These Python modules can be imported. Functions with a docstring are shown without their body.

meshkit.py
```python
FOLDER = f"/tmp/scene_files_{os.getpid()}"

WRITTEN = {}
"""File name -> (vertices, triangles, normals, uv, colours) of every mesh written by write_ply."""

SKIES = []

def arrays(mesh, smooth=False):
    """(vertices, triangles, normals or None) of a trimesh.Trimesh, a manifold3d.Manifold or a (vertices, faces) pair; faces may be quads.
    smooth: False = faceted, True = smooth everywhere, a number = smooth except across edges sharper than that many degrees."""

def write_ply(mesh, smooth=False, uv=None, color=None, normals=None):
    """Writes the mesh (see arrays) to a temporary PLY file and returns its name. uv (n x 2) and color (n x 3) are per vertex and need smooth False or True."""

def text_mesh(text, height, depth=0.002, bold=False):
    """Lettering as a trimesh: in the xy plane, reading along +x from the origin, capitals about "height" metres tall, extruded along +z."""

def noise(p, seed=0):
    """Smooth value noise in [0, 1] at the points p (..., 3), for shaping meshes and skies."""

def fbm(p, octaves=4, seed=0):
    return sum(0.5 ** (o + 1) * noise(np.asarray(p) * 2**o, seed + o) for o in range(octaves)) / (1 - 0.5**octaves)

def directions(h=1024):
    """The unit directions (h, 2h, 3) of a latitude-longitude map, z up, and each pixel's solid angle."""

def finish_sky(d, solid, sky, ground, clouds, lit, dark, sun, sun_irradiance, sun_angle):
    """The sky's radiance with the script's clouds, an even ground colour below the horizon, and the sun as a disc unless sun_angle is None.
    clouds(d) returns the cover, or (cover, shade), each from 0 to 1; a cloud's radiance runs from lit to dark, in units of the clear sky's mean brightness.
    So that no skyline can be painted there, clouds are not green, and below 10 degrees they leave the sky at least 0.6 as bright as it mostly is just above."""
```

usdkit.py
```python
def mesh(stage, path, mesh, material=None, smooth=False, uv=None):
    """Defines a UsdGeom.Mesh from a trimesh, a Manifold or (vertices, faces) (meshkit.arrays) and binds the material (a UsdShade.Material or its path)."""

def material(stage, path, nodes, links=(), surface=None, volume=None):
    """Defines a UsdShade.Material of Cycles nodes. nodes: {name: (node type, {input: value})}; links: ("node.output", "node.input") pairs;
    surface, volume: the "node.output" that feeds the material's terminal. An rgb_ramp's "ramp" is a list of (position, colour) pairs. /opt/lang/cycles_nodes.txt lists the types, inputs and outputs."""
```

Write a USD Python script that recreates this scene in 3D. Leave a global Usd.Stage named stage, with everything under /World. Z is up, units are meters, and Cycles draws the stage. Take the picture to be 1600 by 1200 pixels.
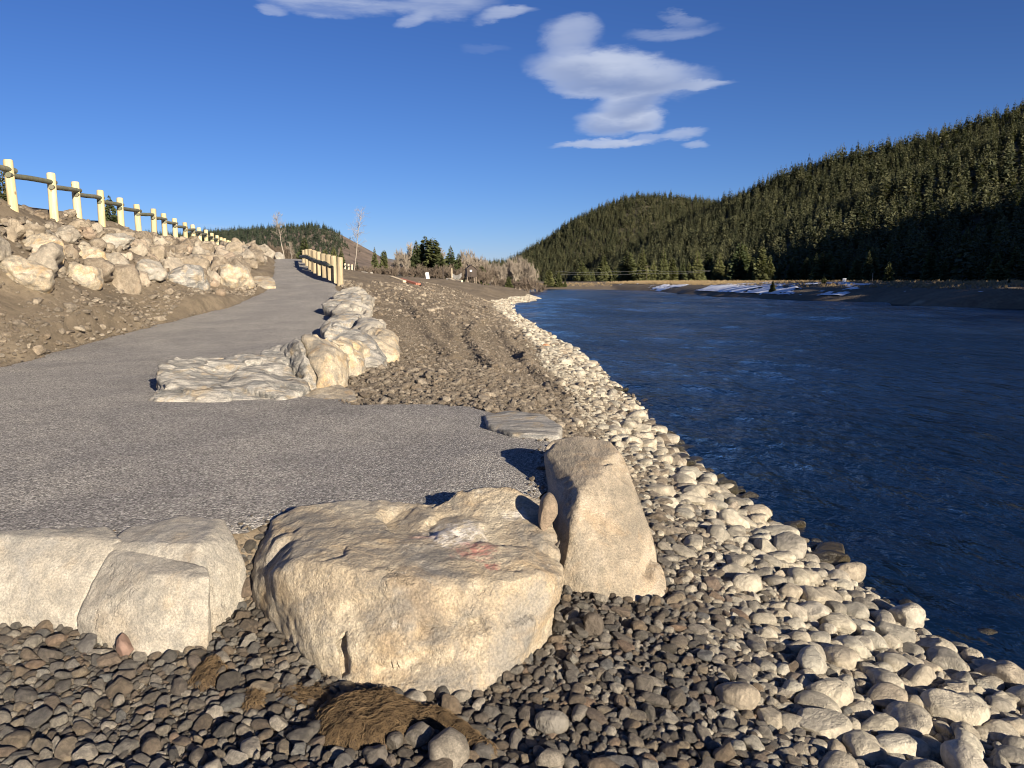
import math, random
import numpy as np, trimesh, manifold3d, shapely, shapely.geometry as sg
from scipy.interpolate import RBFInterpolator, RegularGridInterpolator
from scipy.spatial import cKDTree, Delaunay
import usdkit, meshkit
from meshkit import fbm, noise
from pxr import Usd, UsdGeom, UsdLux, UsdShade, Gf, Sdf, Vt

random.seed(5); RNG = np.random.default_rng(5)
stage = Usd.Stage.CreateInMemory()
UsdGeom.SetStageUpAxis(stage, UsdGeom.Tokens.z)
UsdGeom.SetStageMetersPerUnit(stage, 1.0)
UsdGeom.Xform.Define(stage, '/World')

# ------------------------------------------------------------------ camera, sky, sun, exposure
EYE = np.array([0, 0, 2.6]); FPX = 1164.0; TP = 160.0 / FPX
CP = 1 / math.hypot(1, TP); SP = TP * CP
EXPOSURE = 1.25; SKY = 0.05; SUN_I = 1.25
SUN_EL = math.radians(16.8); SUN_AZ = math.radians(32.8)
SUN = np.array([math.sin(SUN_AZ) * math.cos(SUN_EL), -math.cos(SUN_AZ) * math.cos(SUN_EL), math.sin(SUN_EL)])
cam = UsdGeom.Camera.Define(stage, '/World/camera')
cam.CreateHorizontalApertureAttr(36.0); cam.CreateFocalLengthAttr(36.0 * FPX / 1600); cam.CreateExposureAttr(EXPOSURE)
cam.CreateClippingRangeAttr(Gf.Vec2f(0.1, 20000))
_m = Gf.Matrix4d(); _m.SetLookAt(Gf.Vec3d(*EYE), Gf.Vec3d(0, 10, 2.6 - 10 * TP), Gf.Vec3d(0, 0, 1))
cam.AddTransformOp().Set(_m.GetInverse())
sun = UsdLux.DistantLight.Define(stage, '/World/sun')
sun.CreateNormalizeAttr(True); sun.CreateIntensityAttr(SUN_I); sun.CreateAngleAttr(0.5); sun.CreateColorAttr(Gf.Vec3f(1.0, 0.88, 0.71))
_m = Gf.Matrix4d(); _m.SetLookAt(Gf.Vec3d(*SUN), Gf.Vec3d(0, 0, 0), Gf.Vec3d(0, 0, 1)); sun.AddTransformOp().Set(_m.GetInverse())


class Graph:
    """Small builder of node graphs: values that are Ref become links."""
    class Ref(str):
        pass

    def __init__(self):
        self.nodes, self.links = {}, []

    def add(self, kind, out, **inputs):
        name = f'n{len(self.nodes)}'
        given = {}
        for k, v in inputs.items():
            if isinstance(v, Graph.Ref):
                self.links.append((str(v), f'{name}.{k}'))
            else:
                given[k] = v
        self.nodes[name] = (kind, given)
        return Graph.Ref(f'{name}.{out}')

    def math(self, op, a, b=0.0, c=0.0, clamp=False):
        return self.add('math', 'value', math_type=op, value1=a, value2=b, value3=c, use_clamp=clamp)

    def noise(self, vec, scale, detail=3.0, rough=0.55, dist=0.0):
        return self.add('noise_texture', 'fac', vector=vec, scale=scale, detail=detail, roughness=rough, distortion=dist)

    def ramp(self, fac, *stops):
        return self.add('rgb_ramp', 'color', fac=fac, ramp=list(stops))

    def mix(self, fac, a, b, kind='mix'):
        return self.add('mix_color', 'result', blend_type=kind, fac=fac, a=a, b=b)

    def rng(self, v, a, b, c=0.0, d=1.0):
        return self.add('map_range', 'result', range_type='smoothstep', value=v, from_min=a, from_max=b, to_min=c, to_max=d)

    def mat(self, name, surface):
        return usdkit.material(stage, f'/World/Looks/{name}', self.nodes, self.links, surface=str(surface))


# ------------------------------------------------------------------ measuring helpers: a point on the ray of a place in the photograph at a given distance or height
def ray(u, v):
    cx, cy = (u - 800) / FPX, (600 - v) / FPX
    return np.array([cx, CP + cy * SP, -SP + cy * CP])


def P(u, v, y):
    d = ray(u, v); return EYE + d * (y / d[1])


def PZ(u, v, z):
    d = ray(u, v); return EYE + d * ((z - EYE[2]) / d[2])


def px(p):
    """Picture position and scale (pixels of 1600 per metre) of world points."""
    p = np.atleast_2d(p) - EYE
    dep = p[:, 1] * CP - p[:, 2] * SP
    cy = (p[:, 1] * SP + p[:, 2] * CP) / dep
    return 800 + FPX * p[:, 0] / dep, 600 - FPX * cy, FPX / np.maximum(dep, 1e-6)


# ------------------------------------------------------------------ object helpers
USED = {}


def path_of(name, parent=None):
    base = f'{parent.GetPath()}/{name}' if parent else f'/World/{name}'
    n = USED.get(base, -1) + 1; USED[base] = n
    return base if n == 0 else f'{base}_{n:03d}'


def tag(p, label=None, cat=None, group=None, kind=None):
    p = p.GetPrim() if hasattr(p, 'GetPrim') else p
    for k, v in (('label', label), ('category', cat), ('group', group), ('kind', kind)):
        if v: p.SetCustomDataByKey(k, v)
    return p


def obj(name, mesh, mat, parent=None, smooth=False):
    return usdkit.mesh(stage, path_of(name, parent), mesh, mat, smooth=smooth).GetPrim()


def thing(name, label, cat, group=None, loc=None, rz=0.0, scale=None):
    x = UsdGeom.Xform.Define(stage, path_of(name))
    if loc is not None: x.AddTranslateOp().Set(Gf.Vec3d(*map(float, loc)))
    if rz: x.AddRotateZOp().Set(float(rz))
    if scale is not None: x.AddScaleOp().Set(Gf.Vec3f(*([float(scale)] * 3 if np.ndim(scale) == 0 else map(float, scale))))
    return tag(x, label, cat, group)


def copy_of(proto, name, label, cat, group, loc, rz=0.0, scale=1.0):
    p = thing(name, label, cat, group, loc, rz, scale)
    p.GetReferences().AddInternalReference(proto.GetPath()); p.SetInstanceable(True)
    return p


def klass(name):
    return stage.CreateClassPrim(f'/{name}') if False else stage.CreateClassPrim(f'/World/{name}')


def instancer(name, protos, pos, idx, scales, quats, label, cat, kind='stuff', parent=None):
    """protos: list of (mesh, material, smooth)."""
    pi = UsdGeom.PointInstancer.Define(stage, path_of(name, parent))
    targets = [usdkit.mesh(stage, f'{pi.GetPath()}/shape_{i:03d}', m, mt, smooth=s).GetPath() for i, (m, mt, s) in enumerate(protos)]
    pi.CreatePrototypesRel().SetTargets(targets)
    pi.CreateProtoIndicesAttr(Vt.IntArray.FromNumpy(np.asarray(idx, np.int32)))
    pi.CreatePositionsAttr(Vt.Vec3fArray.FromNumpy(np.asarray(pos, np.float32)))
    scales = np.asarray(scales, np.float32)
    if scales.ndim == 1: scales = np.repeat(scales[:, None], 3, 1)
    pi.CreateScalesAttr(Vt.Vec3fArray.FromNumpy(np.ascontiguousarray(scales)))
    pi.CreateOrientationsAttr(Vt.QuathArray([Gf.Quath(float(q[0]), float(q[1]), float(q[2]), float(q[3])) for q in quats]))
    return tag(pi, label, cat, None, kind)


def quats_yaw_tilt(n, rng, tilt):
    yaw = rng.uniform(0, 2 * np.pi, n); ax = rng.uniform(0, 2 * np.pi, n); t = rng.normal(0, tilt, n)
    qy = np.stack([np.cos(yaw / 2), 0 * yaw, 0 * yaw, np.sin(yaw / 2)], 1)
    qt = np.stack([np.cos(t / 2), np.sin(t / 2) * np.cos(ax), np.sin(t / 2) * np.sin(ax), 0 * t], 1)
    w1, x1, y1, z1 = qt.T; w2, x2, y2, z2 = qy.T
    return np.stack([w1 * w2 - x1 * x2 - y1 * y2 - z1 * z2, w1 * x2 + x1 * w2 + y1 * z2 - z1 * y2, w1 * y2 - x1 * z2 + y1 * w2 + z1 * x2, w1 * z2 + x1 * y2 - y1 * x2 + z1 * w2], 1)


def qrot(q, v):
    w, u = q[0], q[1:]
    return v + 2 * np.cross(u, np.cross(u, v) + w * v)


# ------------------------------------------------------------------ sky with the photograph's clouds (directions on the dome)
def build_sky():
    g = Graph()
    sky = g.add('sky_texture', 'color', sky_type='single_scattering', sun_disc=False, sun_elevation=SUN_EL, sun_rotation=math.atan2(SUN[0], SUN[1]),
                altitude=SKY_ALT, air_density=SKY_AIR, aerosol_density=SKY_AER, ozone_density=SKY_OZ)
    sky = g.add('hsv', 'color', saturation=SKY_SAT, value=1.0, color=sky)
    sky = g.mix(1.0, sky, SKY_TINT, 'multiply')
    d = g.add('texture_coordinate', 'generated')
    x, y, z = (g.add('separate_xyz', k, vector=d) for k in 'xyz')
    a = g.math('divide', x, y)                                            # tangent of the bearing from +y
    e = g.math('divide', z, g.math('sqrt', g.math('add', g.math('multiply', x, x), g.math('multiply', y, y))))
    front = g.math('greater_than', y, 0.05)
    vec = g.add('combine_xyz', 'vector', x=a, y=g.math('multiply', e, 1.7), z=0.0)
    nx = g.math('subtract', g.noise(vec, 7.0, 4.0, 0.55), 0.5)
    vec2 = g.add('combine_xyz', 'vector', x=g.math('add', a, 7.3), y=g.math('multiply', e, 3.4), z=2.0)
    ny = g.math('subtract', g.noise(vec2, 8.0, 5.0, 0.6), 0.5)
    streak = g.noise(g.add('combine_xyz', 'vector', x=g.math('multiply', a, 0.7), y=g.math('multiply', e, 5.0), z=4.0), 16.0, 6.0, 0.62)
    fx = g.math('subtract', g.noise(g.add('combine_xyz', 'vector', x=a, y=g.math('multiply', e, 2.2), z=9.0), 34.0, 6.0, 0.65, 0.6), 0.5)
    aw = g.math('add', g.math('add', a, g.math('multiply', fx, 0.016)), g.math('multiply', nx, 0.075)); ew = g.math('add', g.math('add', e, g.math('multiply', fx, 0.008)), g.math('multiply', ny, 0.042))
    sky = g.mix(1.0, sky, g.ramp(g.math('multiply', e, 2.0), (0.0, (1.62, 1.27, 1.02)), (0.25, (1.42, 1.18, 1.02)), (0.6, (1.18, 1.06, 1.0)), (0.95, (1.0, 1.0, 1.0))), 'multiply')
    cover, shade = None, None
    # u, v, half width, half height, tilt, strength, softness, wispiness, belly
    for (u, v, ru, rv, tilt, k, soft, wisp, belly) in CLOUDS:
        r = ray(u, v); a0, e0 = r[0] / r[1], r[2] / math.hypot(r[0], r[1])
        r1, r2 = ray(u + ru, v), ray(u, v - rv)
        wa, we = r1[0] / r1[1] - a0, r2[2] / math.hypot(r2[0], r2[1]) - e0
        ct, st = math.cos(tilt), math.sin(tilt)
        da = g.math('subtract', aw, a0); de = g.math('subtract', ew, e0)
        p = g.math('multiply', g.math('add', g.math('multiply', da, ct), g.math('multiply', de, st)), 1 / wa)
        q = g.math('multiply', g.math('add', g.math('multiply', da, -st), g.math('multiply', de, ct)), 1 / we)
        rr = g.math('add', g.math('multiply', p, p), g.math('multiply', q, q))
        # crisp above, soft below
        edge = g.math('add', 1.0, g.math('multiply', g.math('minimum', q, 0.0), soft * 0.5))
        m = g.rng(rr, 1.25, g.math('multiply', edge, max(0.05, 1 - soft)), 0.0, k)
        wisp = max(wisp, 0.1)
        m = g.math('multiply', m, g.rng(streak, 0.5 - 0.22, 0.5 + 0.22 * (1.6 - wisp), 1 - wisp, 1.0))
        sh = g.math('multiply', g.rng(q, 0.75, -0.55, 0.0, belly), m)
        cover = m if cover is None else g.math('subtract', g.math('add', cover, m), g.math('multiply', cover, m))
        shade = sh if shade is None else g.math('maximum', shade, sh)
    cover = g.math('multiply', cover, front)
    lit, dark = CLOUD_LIT, CLOUD_DARK
    col = g.mix(shade, lit, dark)
    out = g.mix(cover, sky, col)
    bg = g.add('background_shader', 'background', color=out, strength=SKY)
    return g.mat('sky', bg)


SKY_ALT, SKY_AIR, SKY_AER, SKY_OZ, SKY_SAT, SKY_TINT = 1500.0, 1.0, 0.4, 10.0, 1.0, (1.14, 0.865, 0.90)
CLOUD_LIT, CLOUD_DARK = (5.0, 5.55, 6.9), (1.75, 2.45, 4.4)
CLOUDS = [(972, 116, 150, 40, -0.13, 0.95, 0.85, 0.0, 1.0), (905, 108, 78, 24, 0.12, 0.6, 0.9, 0.0, 0.6), (1090, 138, 60, 11, 0.02, 0.7, 0.9, 0.15, 0.4), (992, 154, 76, 30, 0.3, 0.85, 0.85, 0.0, 1.0), (925, 142, 60, 12, -0.1, 0.6, 0.95, 0.0, 0.7), (886, 52, 44, 33, 0.1, 0.66, 1.0, 0.15, 0.6), (884, 78, 46, 20, 0.1, 0.28, 0.95, 0.3, 0.6), (968, 190, 74, 24, 0.08, 0.85, 0.7, 0.0, 0.9), (1012, 186, 36, 24, 0.0, 0.7, 0.8, 0.0, 0.2),
          (940, 226, 84, 9, 0.02, 0.8, 0.8, 0.2, 0.3), (1000, 220, 60, 8, 0.1, 0.5, 0.9, 0.2, 0.3), (1072, 208, 34, 12, 0.05, 0.6, 0.9, 0.2, 0.3), (1090, 230, 24, 9, 0.0, 0.5, 0.95, 0.3, 0.3),
          (1050, 50, 80, 14, 0.05, 0.34, 0.95, 0.6, 0.3), (1070, 27, 42, 9, -0.1, 0.3, 0.95, 0.5, 0.2), (520, 6, 120, 20, 0.0, 0.62, 0.95, 0.7, 0.3), (425, 15, 26, 9, 0.0, 0.5, 0.95, 0.5, 0.2),
          (690, 8, 85, 24, 0.05, 0.62, 0.95, 0.5, 0.4), (650, 32, 36, 10, 0.3, 0.5, 0.95, 0.5, 0.2), (790, 20, 50, 12, 0.25, 0.68, 0.9, 0.3, 0.2), (360, 355, 70, 5, 0.02, 0.2, 0.95, 0.5, 0.0), (760, 75, 40, 8, 0.1, 0.1, 0.95, 0.5, 0.0)]
dome = UsdLux.DomeLight.Define(stage, '/World/sky')
UsdShade.MaterialBindingAPI.Apply(dome.GetPrim()).Bind(build_sky())
tag(dome, kind='structure')

# ------------------------------------------------------------------ materials


def rock_mat(name, light, mid, dark, scale=2.0, bump=0.5, grain=60.0, rust=None, rust_amt=0.5, white=None, rough=0.85, random_shift=False, tint_random=None, strata=None, stains=(), object_bump=0.02, shift=0.0, grey=None):
    g = Graph()
    c = g.add('texture_coordinate', 'object')
    if random_shift or tint_random:
        r = g.add('object_info', 'random')
        c = g.add('vector_math', 'vector', math_type='add', vector1=c, vector2=g.add('combine_xyz', 'vector', x=g.math('multiply', r, 37.0), y=g.math('multiply', r, 91.0), z=g.math('multiply', r, 53.0)))
    cs = c
    if strata:
        cs = g.add('mapping', 'vector', vector=c, rotation=strata[0], scale=strata[1])
    big = g.noise(cs, scale, 6.0, 0.66, 0.8)
    col = g.ramp(big, (0.36 + shift, dark), (0.49 + shift, mid), (0.6 + shift, light), (0.85, light))
    med = g.noise(cs, scale * 5, 5.0, 0.65, 0.3)
    col = g.mix(g.rng(med, 0.48, 0.68, 0.0, 0.55), col, light)
    col = g.mix(g.rng(med, 0.5, 0.36, 0.0, 0.55), col, dark)
    col = g.mix(g.rng(g.noise(c, scale * 11, 4.0, 0.65), 0.58, 0.72, 0.0, 0.6), col, dark)
    if grey: col = g.mix(g.rng(g.noise(cs, scale * .8, 5.0, 0.65, 1.0), 0.5, 0.62, 0.0, grey[1]), col, grey[0])
    if rust: col = g.mix(g.rng(g.noise(c, scale * 1.4, 4.0, 0.6, 0.8), 0.5, 0.68, 0.0, rust_amt), col, rust)
    if white: col = g.mix(g.rng(g.noise(cs, scale * 2.6, 6.0, 0.7, 1.2), 0.6, 0.72, 0.0, 0.85), col, white)
    fine = g.noise(c, grain, 3.0, 0.7)
    col = g.mix(g.rng(fine, 0.3, 0.7, 0.0, 1.0), g.mix(1.0, col, (0.72, 0.72, 0.72), 'multiply'), g.mix(1.0, col, (1.22, 1.2, 1.18), 'multiply'))
    for (p, rad, scol, amt) in stains:
        dist = g.add('vector_math', 'value', math_type='distance', vector1=c, vector2=tuple(p))
        dist = g.math('add', dist, g.math('multiply', g.math('subtract', g.noise(c, 9.0, 5.0, 0.7, 1.0), 0.5), rad * 2.2))
        m = g.math('multiply', g.rng(dist, rad, rad * 0.4, 0.0, amt), g.rng(g.noise(cs, 24.0, 4.0, 0.7), 0.35, 0.6))
        col = g.mix(m, col, scol)
    if tint_random:
        r2 = g.add('white_noise_texture', 'value', dimensions='1D', w=g.math('multiply', r, 917.0))
        col = g.mix(tint_random[0], col, g.ramp(r2, *tint_random[1]))
    wv = g.add('vector_math', 'vector', math_type='add', vector1=cs, vector2=g.add('vector_math', 'vector', math_type='scale', vector1=g.add('noise_texture', 'color', vector=c, scale=scale * 3, detail=4.0, roughness=0.65), scale=0.35))
    ck = g.add('voronoi_texture', 'distance', vector=wv, scale=scale * 1.25, feature='distance_to_edge')
    ck = g.math('multiply', g.rng(ck, 0.014, 0.002), g.rng(g.noise(c, scale * 1.3, 3.0), 0.54, 0.62))
    col = g.mix(g.math('multiply', ck, .3), col, (0.07, 0.06, 0.048))
    h = g.math('add', g.math('multiply', ck, -0.22), g.math('multiply', g.noise(cs, scale * 7, 7.0, 0.72), 1.0))
    h = g.math('add', h, g.math('multiply', g.noise(c, grain * 0.8, 3.0, 0.6), 0.22))
    n = g.add('bump', 'normal', height=h, strength=bump, distance=object_bump)
    bsdf = g.add('principled_bsdf', 'BSDF', base_color=col, roughness=rough, specular_ior_level=0.3, normal=n)
    return g.mat(name, bsdf)


def stone_mat(name, palette, mottling=0.35, rough=0.7, grain=40.0, spec=0.35, bump=0.08):
    """Rounded river stones: one colour of the palette per stone, mottled."""
    g = Graph()
    r = g.add('object_info', 'random')
    c = g.add('texture_coordinate', 'object')
    c = g.add('vector_math', 'vector', math_type='add', vector1=c, vector2=g.add('combine_xyz', 'vector', x=g.math('multiply', r, 37.0), y=g.math('multiply', r, 91.0), z=g.math('multiply', r, 53.0)))
    base = g.ramp(r, *[((i + 0.5) / len(palette), q) for i, q in enumerate(palette)])
    m = g.noise(c, grain * 0.25, 5.0, 0.65, 0.5)
    col = g.mix(g.rng(m, 0.35, 0.7, 0.0, 1.0), g.mix(1.0, base, (1 - mottling,) * 3, 'multiply'), g.mix(1.0, base, (1 + mottling * 0.8, 1 + mottling * 0.75, 1 + mottling * 0.65), 'multiply'))
    f = g.noise(c, grain * 3, 3.0, 0.7)
    col = g.mix(g.rng(f, 0.6, 0.75, 0.0, 0.45), col, g.mix(1.0, base, (0.5, 0.48, 0.46), 'multiply'))
    n = g.add('bump', 'normal', height=g.noise(c, grain * 0.8, 6.0, 0.7), strength=0.7, distance=bump)
    return g.mat(name, g.add('principled_bsdf', 'BSDF', base_color=col, roughness=rough, specular_ior_level=spec, normal=n))


def plain(name, col, rough=0.8, var=0.25, scale=8.0, bump=0.0, stretch=(1, 1, 1), col2=None):
    g = Graph()
    c = g.add('mapping', 'vector', vector=g.add('texture_coordinate', 'object'), scale=stretch)
    n = g.noise(c, scale, 5.0, 0.65, 0.3)
    a = tuple(x * (1 - var) for x in col); b = col2 or tuple(x * (1 + var) for x in col)
    cc = g.ramp(n, (0.32, a), (0.68, b))
    kw = dict(base_color=cc, roughness=rough, specular_ior_level=0.3)
    if bump: kw['normal'] = g.add('bump', 'normal', height=n, strength=bump, distance=0.02)
    return g.mat(name, g.add('principled_bsdf', 'BSDF', **kw))


def leaf_mat(name, a, b, trans=0.18):
    g = Graph()
    r = g.add('object_info', 'random')
    n = g.noise(g.add('geometry', 'position'), 0.6, 2.0)
    col = g.mix(g.math('add', g.math('multiply', r, 0.7), g.math('multiply', g.math('subtract', n, 0.5), 0.9), clamp=True), a, b)
    d = g.add('principled_bsdf', 'BSDF', base_color=col, roughness=0.8, specular_ior_level=0.2)
    t = g.add('translucent_bsdf', 'BSDF', color=g.mix(1.0, col, (1.3, 1.4, 0.6), 'multiply'))
    return g.mat(name, g.add('mix_closure', 'closure', fac=trans, closure1=d, closure2=t))


def ground_mat():
    g = Graph()
    p = g.add('geometry', 'position')
    n1 = g.noise(p, 0.35, 4.0, 0.6, 0.5); n2 = g.noise(p, 3.0, 6.0, 0.7); n3 = g.noise(p, 26.0, 5.0, 0.75)
    col = g.ramp(n1, (0.3, (0.14, 0.113, 0.08)), (0.5, (0.187, 0.15, 0.107)), (0.7, (0.23, 0.188, 0.134)))
    col = g.mix(g.rng(n2, 0.4, 0.65, 0.0, 0.55), col, (0.095, 0.077, 0.057))
    col = g.mix(g.rng(n3, 0.55, 0.7, 0.0, 0.7), col, (0.25, 0.22, 0.18))
    col = g.mix(g.rng(n3, 0.45, 0.3, 0.0, 0.7), col, (0.06, 0.05, 0.04))
    xyz = g.add('separate_xyz', 'z', vector=p)
    col = g.mix(g.rng(xyz, 0.12, -0.05, 0.0, 0.9), col, (0.035, 0.034, 0.028))          # wet and silted below the waterline
    col = g.mix(g.rng(xyz, -0.25, -0.8, 0.0, 1.0), col, (0.006, 0.009, 0.012))
    h = g.math('add', g.noise(p, 9.0, 6.0, 0.7), g.math('multiply', g.noise(p, 55.0, 4.0, 0.7), 0.5))
    n = g.add('bump', 'normal', height=h, strength=0.8, distance=0.05)
    return g.mat('dirt', g.add('principled_bsdf', 'BSDF', base_color=col, roughness=0.95, specular_ior_level=0.1, normal=n))


def gravel_mat():
    g = Graph()
    p = g.add('geometry', 'position')
    v = g.add('voronoi_texture', 'color', vector=p, scale=75.0)
    vd = g.add('voronoi_texture', 'distance', vector=p, scale=75.0)
    grey = g.add('rgb_to_bw', 'val', color=v)
    col = g.ramp(grey, (0.2, (0.125, 0.119, 0.112)), (0.5, (0.24, 0.23, 0.217)), (0.72, (0.35, 0.335, 0.312)), (0.88, (0.55, 0.525, 0.485)))
    big = g.noise(p, 0.8, 5.0, 0.6, 0.6)
    col = g.mix(g.rng(big, 0.35, 0.7, 0.0, 1.0), g.mix(1.0, col, (0.86, 0.85, 0.85), 'multiply'), g.mix(1.0, col, (1.1, 1.08, 1.04), 'multiply'))
    pat = g.noise(p, 0.28, 4.0, 0.6, 1.2)
    col = g.mix(g.rng(pat, 0.52, 0.66, 0.0, 0.55), col, g.mix(1.0, col, (0.8, 0.79, 0.78), 'multiply'))
    dust = g.noise(p, 1.7, 5.0, 0.7, 0.5)
    col = g.mix(g.rng(dust, 0.58, 0.72, 0.0, 0.4), col, (0.33, 0.30, 0.255))
    h = g.math('add', g.math('multiply', vd, -1.0), g.math('multiply', grey, 0.8))
    n = g.add('bump', 'normal', height=h, strength=0.9, distance=0.012)
    return g.mat('path_gravel', g.add('principled_bsdf', 'BSDF', base_color=col, roughness=0.9, specular_ior_level=0.2, normal=n))


def water_mat():
    g = Graph()
    p = g.add('geometry', 'position')
    m = g.add('mapping', 'vector', vector=p, rotation=(0, 0, -0.25), scale=(1.15, 0.6, 1.0))
    w1 = g.noise(m, 5.5, 3.0, 0.5, 0.4); w2 = g.noise(m, 1.1, 2.0, 0.5, 0.3); w3 = g.noise(p, 16.0, 2.0, 0.5)
    gust = g.rng(g.noise(p, 0.09, 3.0, 0.5), 0.3, 0.7, 0.55, 1.2)
    h = g.math('multiply', g.math('add', g.math('add', w1, g.math('multiply', w2, 2.6)), g.math('multiply', w3, 0.16)), gust)
    n = g.add('bump', 'normal', height=h, strength=1.0, distance=0.13)
    f = g.add('fresnel', 'fac', IOR=1.333) if False else None
    fr = g.add('layer_weight', 'fresnel', blend=0.25, normal=n) if False else None
    body = g.add('refraction_bsdf', 'BSDF', color=(0.08, 0.18, 0.28), IOR=1.33, roughness=0.05, normal=n)
    under = g.add('diffuse_bsdf', 'BSDF', color=(0.005, 0.02, 0.058))
    body = g.add('mix_closure', 'closure', fac=0.6, closure1=body, closure2=under)
    gl = g.add('glossy_bsdf', 'BSDF', color=(1, 1, 1), roughness=0.11, normal=n)
    fre = g.add('fresnel', 'fac', IOR=1.333, normal=n)
    return g.mat('lake_water', g.add('mix_closure', 'closure', fac=fre, closure1=body, closure2=gl))


M = {}
M['dirt'] = ground_mat(); M['gravel'] = gravel_mat(); M['water'] = water_mat()
CREAM, TAN, GREY = (0.50, 0.42, 0.30), (0.40, 0.325, 0.22), (0.23, 0.215, 0.19)
# ------------------------------------------------------------------ terrain
XS = np.array([[-60, 6.0], [-10, 4.3], [0, 3.6], [3, 3.32], [4.8, 3.12], [6, 3.0], [8, 2.75], [10, 2.6], [14.4, 2.5], [22, 2.55], [30, 2.2], [45, 1.2], [60, 0.3], [75, -0.1], [90, 0.9], [100, 2.4], [108, 3.8], [116, 4.4], [130, 4.2], [216, 3.3], [240, 2.5], [400, 2.5]], float)
XF = np.array([[-400, 120], [-60, 62], [70, 48.5], [75, 43], [95, 45], [110, 38.5], [121, 36.8], [159, 36.2], [202, 39], [252, 31], [300, 28], [420, 26]], float)


def xs(y):
    y = np.asarray(y, float)
    return np.interp(y, XS[:, 0], XS[:, 1]) + 0.28 * (fbm(np.stack([y * 0.35, y * 0 + 3, y * 0], -1), 3, 4) - 0.5) + 0.16 * (fbm(np.stack([y * 1.7, y * 0 + 9, y * 0], -1), 2, 5) - 0.5)


def xf(y):
    return np.interp(y, XF[:, 0], XF[:, 1]) + 1.6 * (fbm(np.stack([np.asarray(y, float) * 0.12, np.asarray(y, float) * 0, np.asarray(y, float) * 0 + 5], -1), 3, 8) - 0.5)


ZP = np.array([[-20, 1.0], [9, 1.0], [15, 1.06], [20, 1.3], [25, 1.7], [33, 2.48], [38, 2.92], [42, 3.3], [52, 4.15], [56, 4.25], [80, 3.9]])


def zp(y):
    y = np.asarray(y, float)
    return sum(np.interp(y + k, ZP[:, 0], ZP[:, 1]) for k in (-1.5, -0.75, 0, 0.75, 1.5)) / 5


def on_path(u, v):
    d = ray(u, v); ys = np.linspace(2.5, 56, 4000); z = EYE[2] + d[2] / d[1] * ys
    i = np.argmax(z < zp(ys)) if (z < zp(ys)).any() else len(ys) - 1
    return EYE + d * (ys[i] / d[1])


PATH_PX = [(-60, 850), (30, 848), (170, 844), (340, 828), (384, 824), (402, 810), (430, 803), (560, 800), (700, 800), (830, 795), (868, 760), (872, 700), (850, 668), (790, 648), (738, 633), (650, 629), (545, 629), (520, 612), (548, 585), (566, 555), (545, 520), (530, 505), (540, 485), (528, 462), (524, 446)]
_pp = [on_path(u, v)[:2] for u, v in PATH_PX] + [(-7.75, 33.2), (-9.3, 37.5), (-11.3, 42), (-13.7, 50), (-14.4, 53.5), (-17.4, 54.5)]
_pp += [(-16.4, 52), (-13.5, 42.6), (-12.2, 38.5), (-11.2, 34.5), (-10.1, 31)] + [on_path(u, v)[:2] for u, v in [(400, 461), (362, 478), (300, 493), (250, 506), (180, 522), (100, 545), (0, 573)]] + [(-13.5, 12.2), (-13.5, 5.2)]
PATH = sg.Polygon(_pp).buffer(0)
_b = np.array(PATH.segmentize(0.18).exterior.coords)[:-1]
_nb = (np.stack([fbm(np.c_[_b * 1.6, _b[:, :1] * 0], 3, 2), fbm(np.c_[_b * 1.6, _b[:, :1] * 0 + 7], 3, 3)], 1) - 0.5) * 0.3
PATH = sg.Polygon(_b + _nb).buffer(0)

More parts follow.
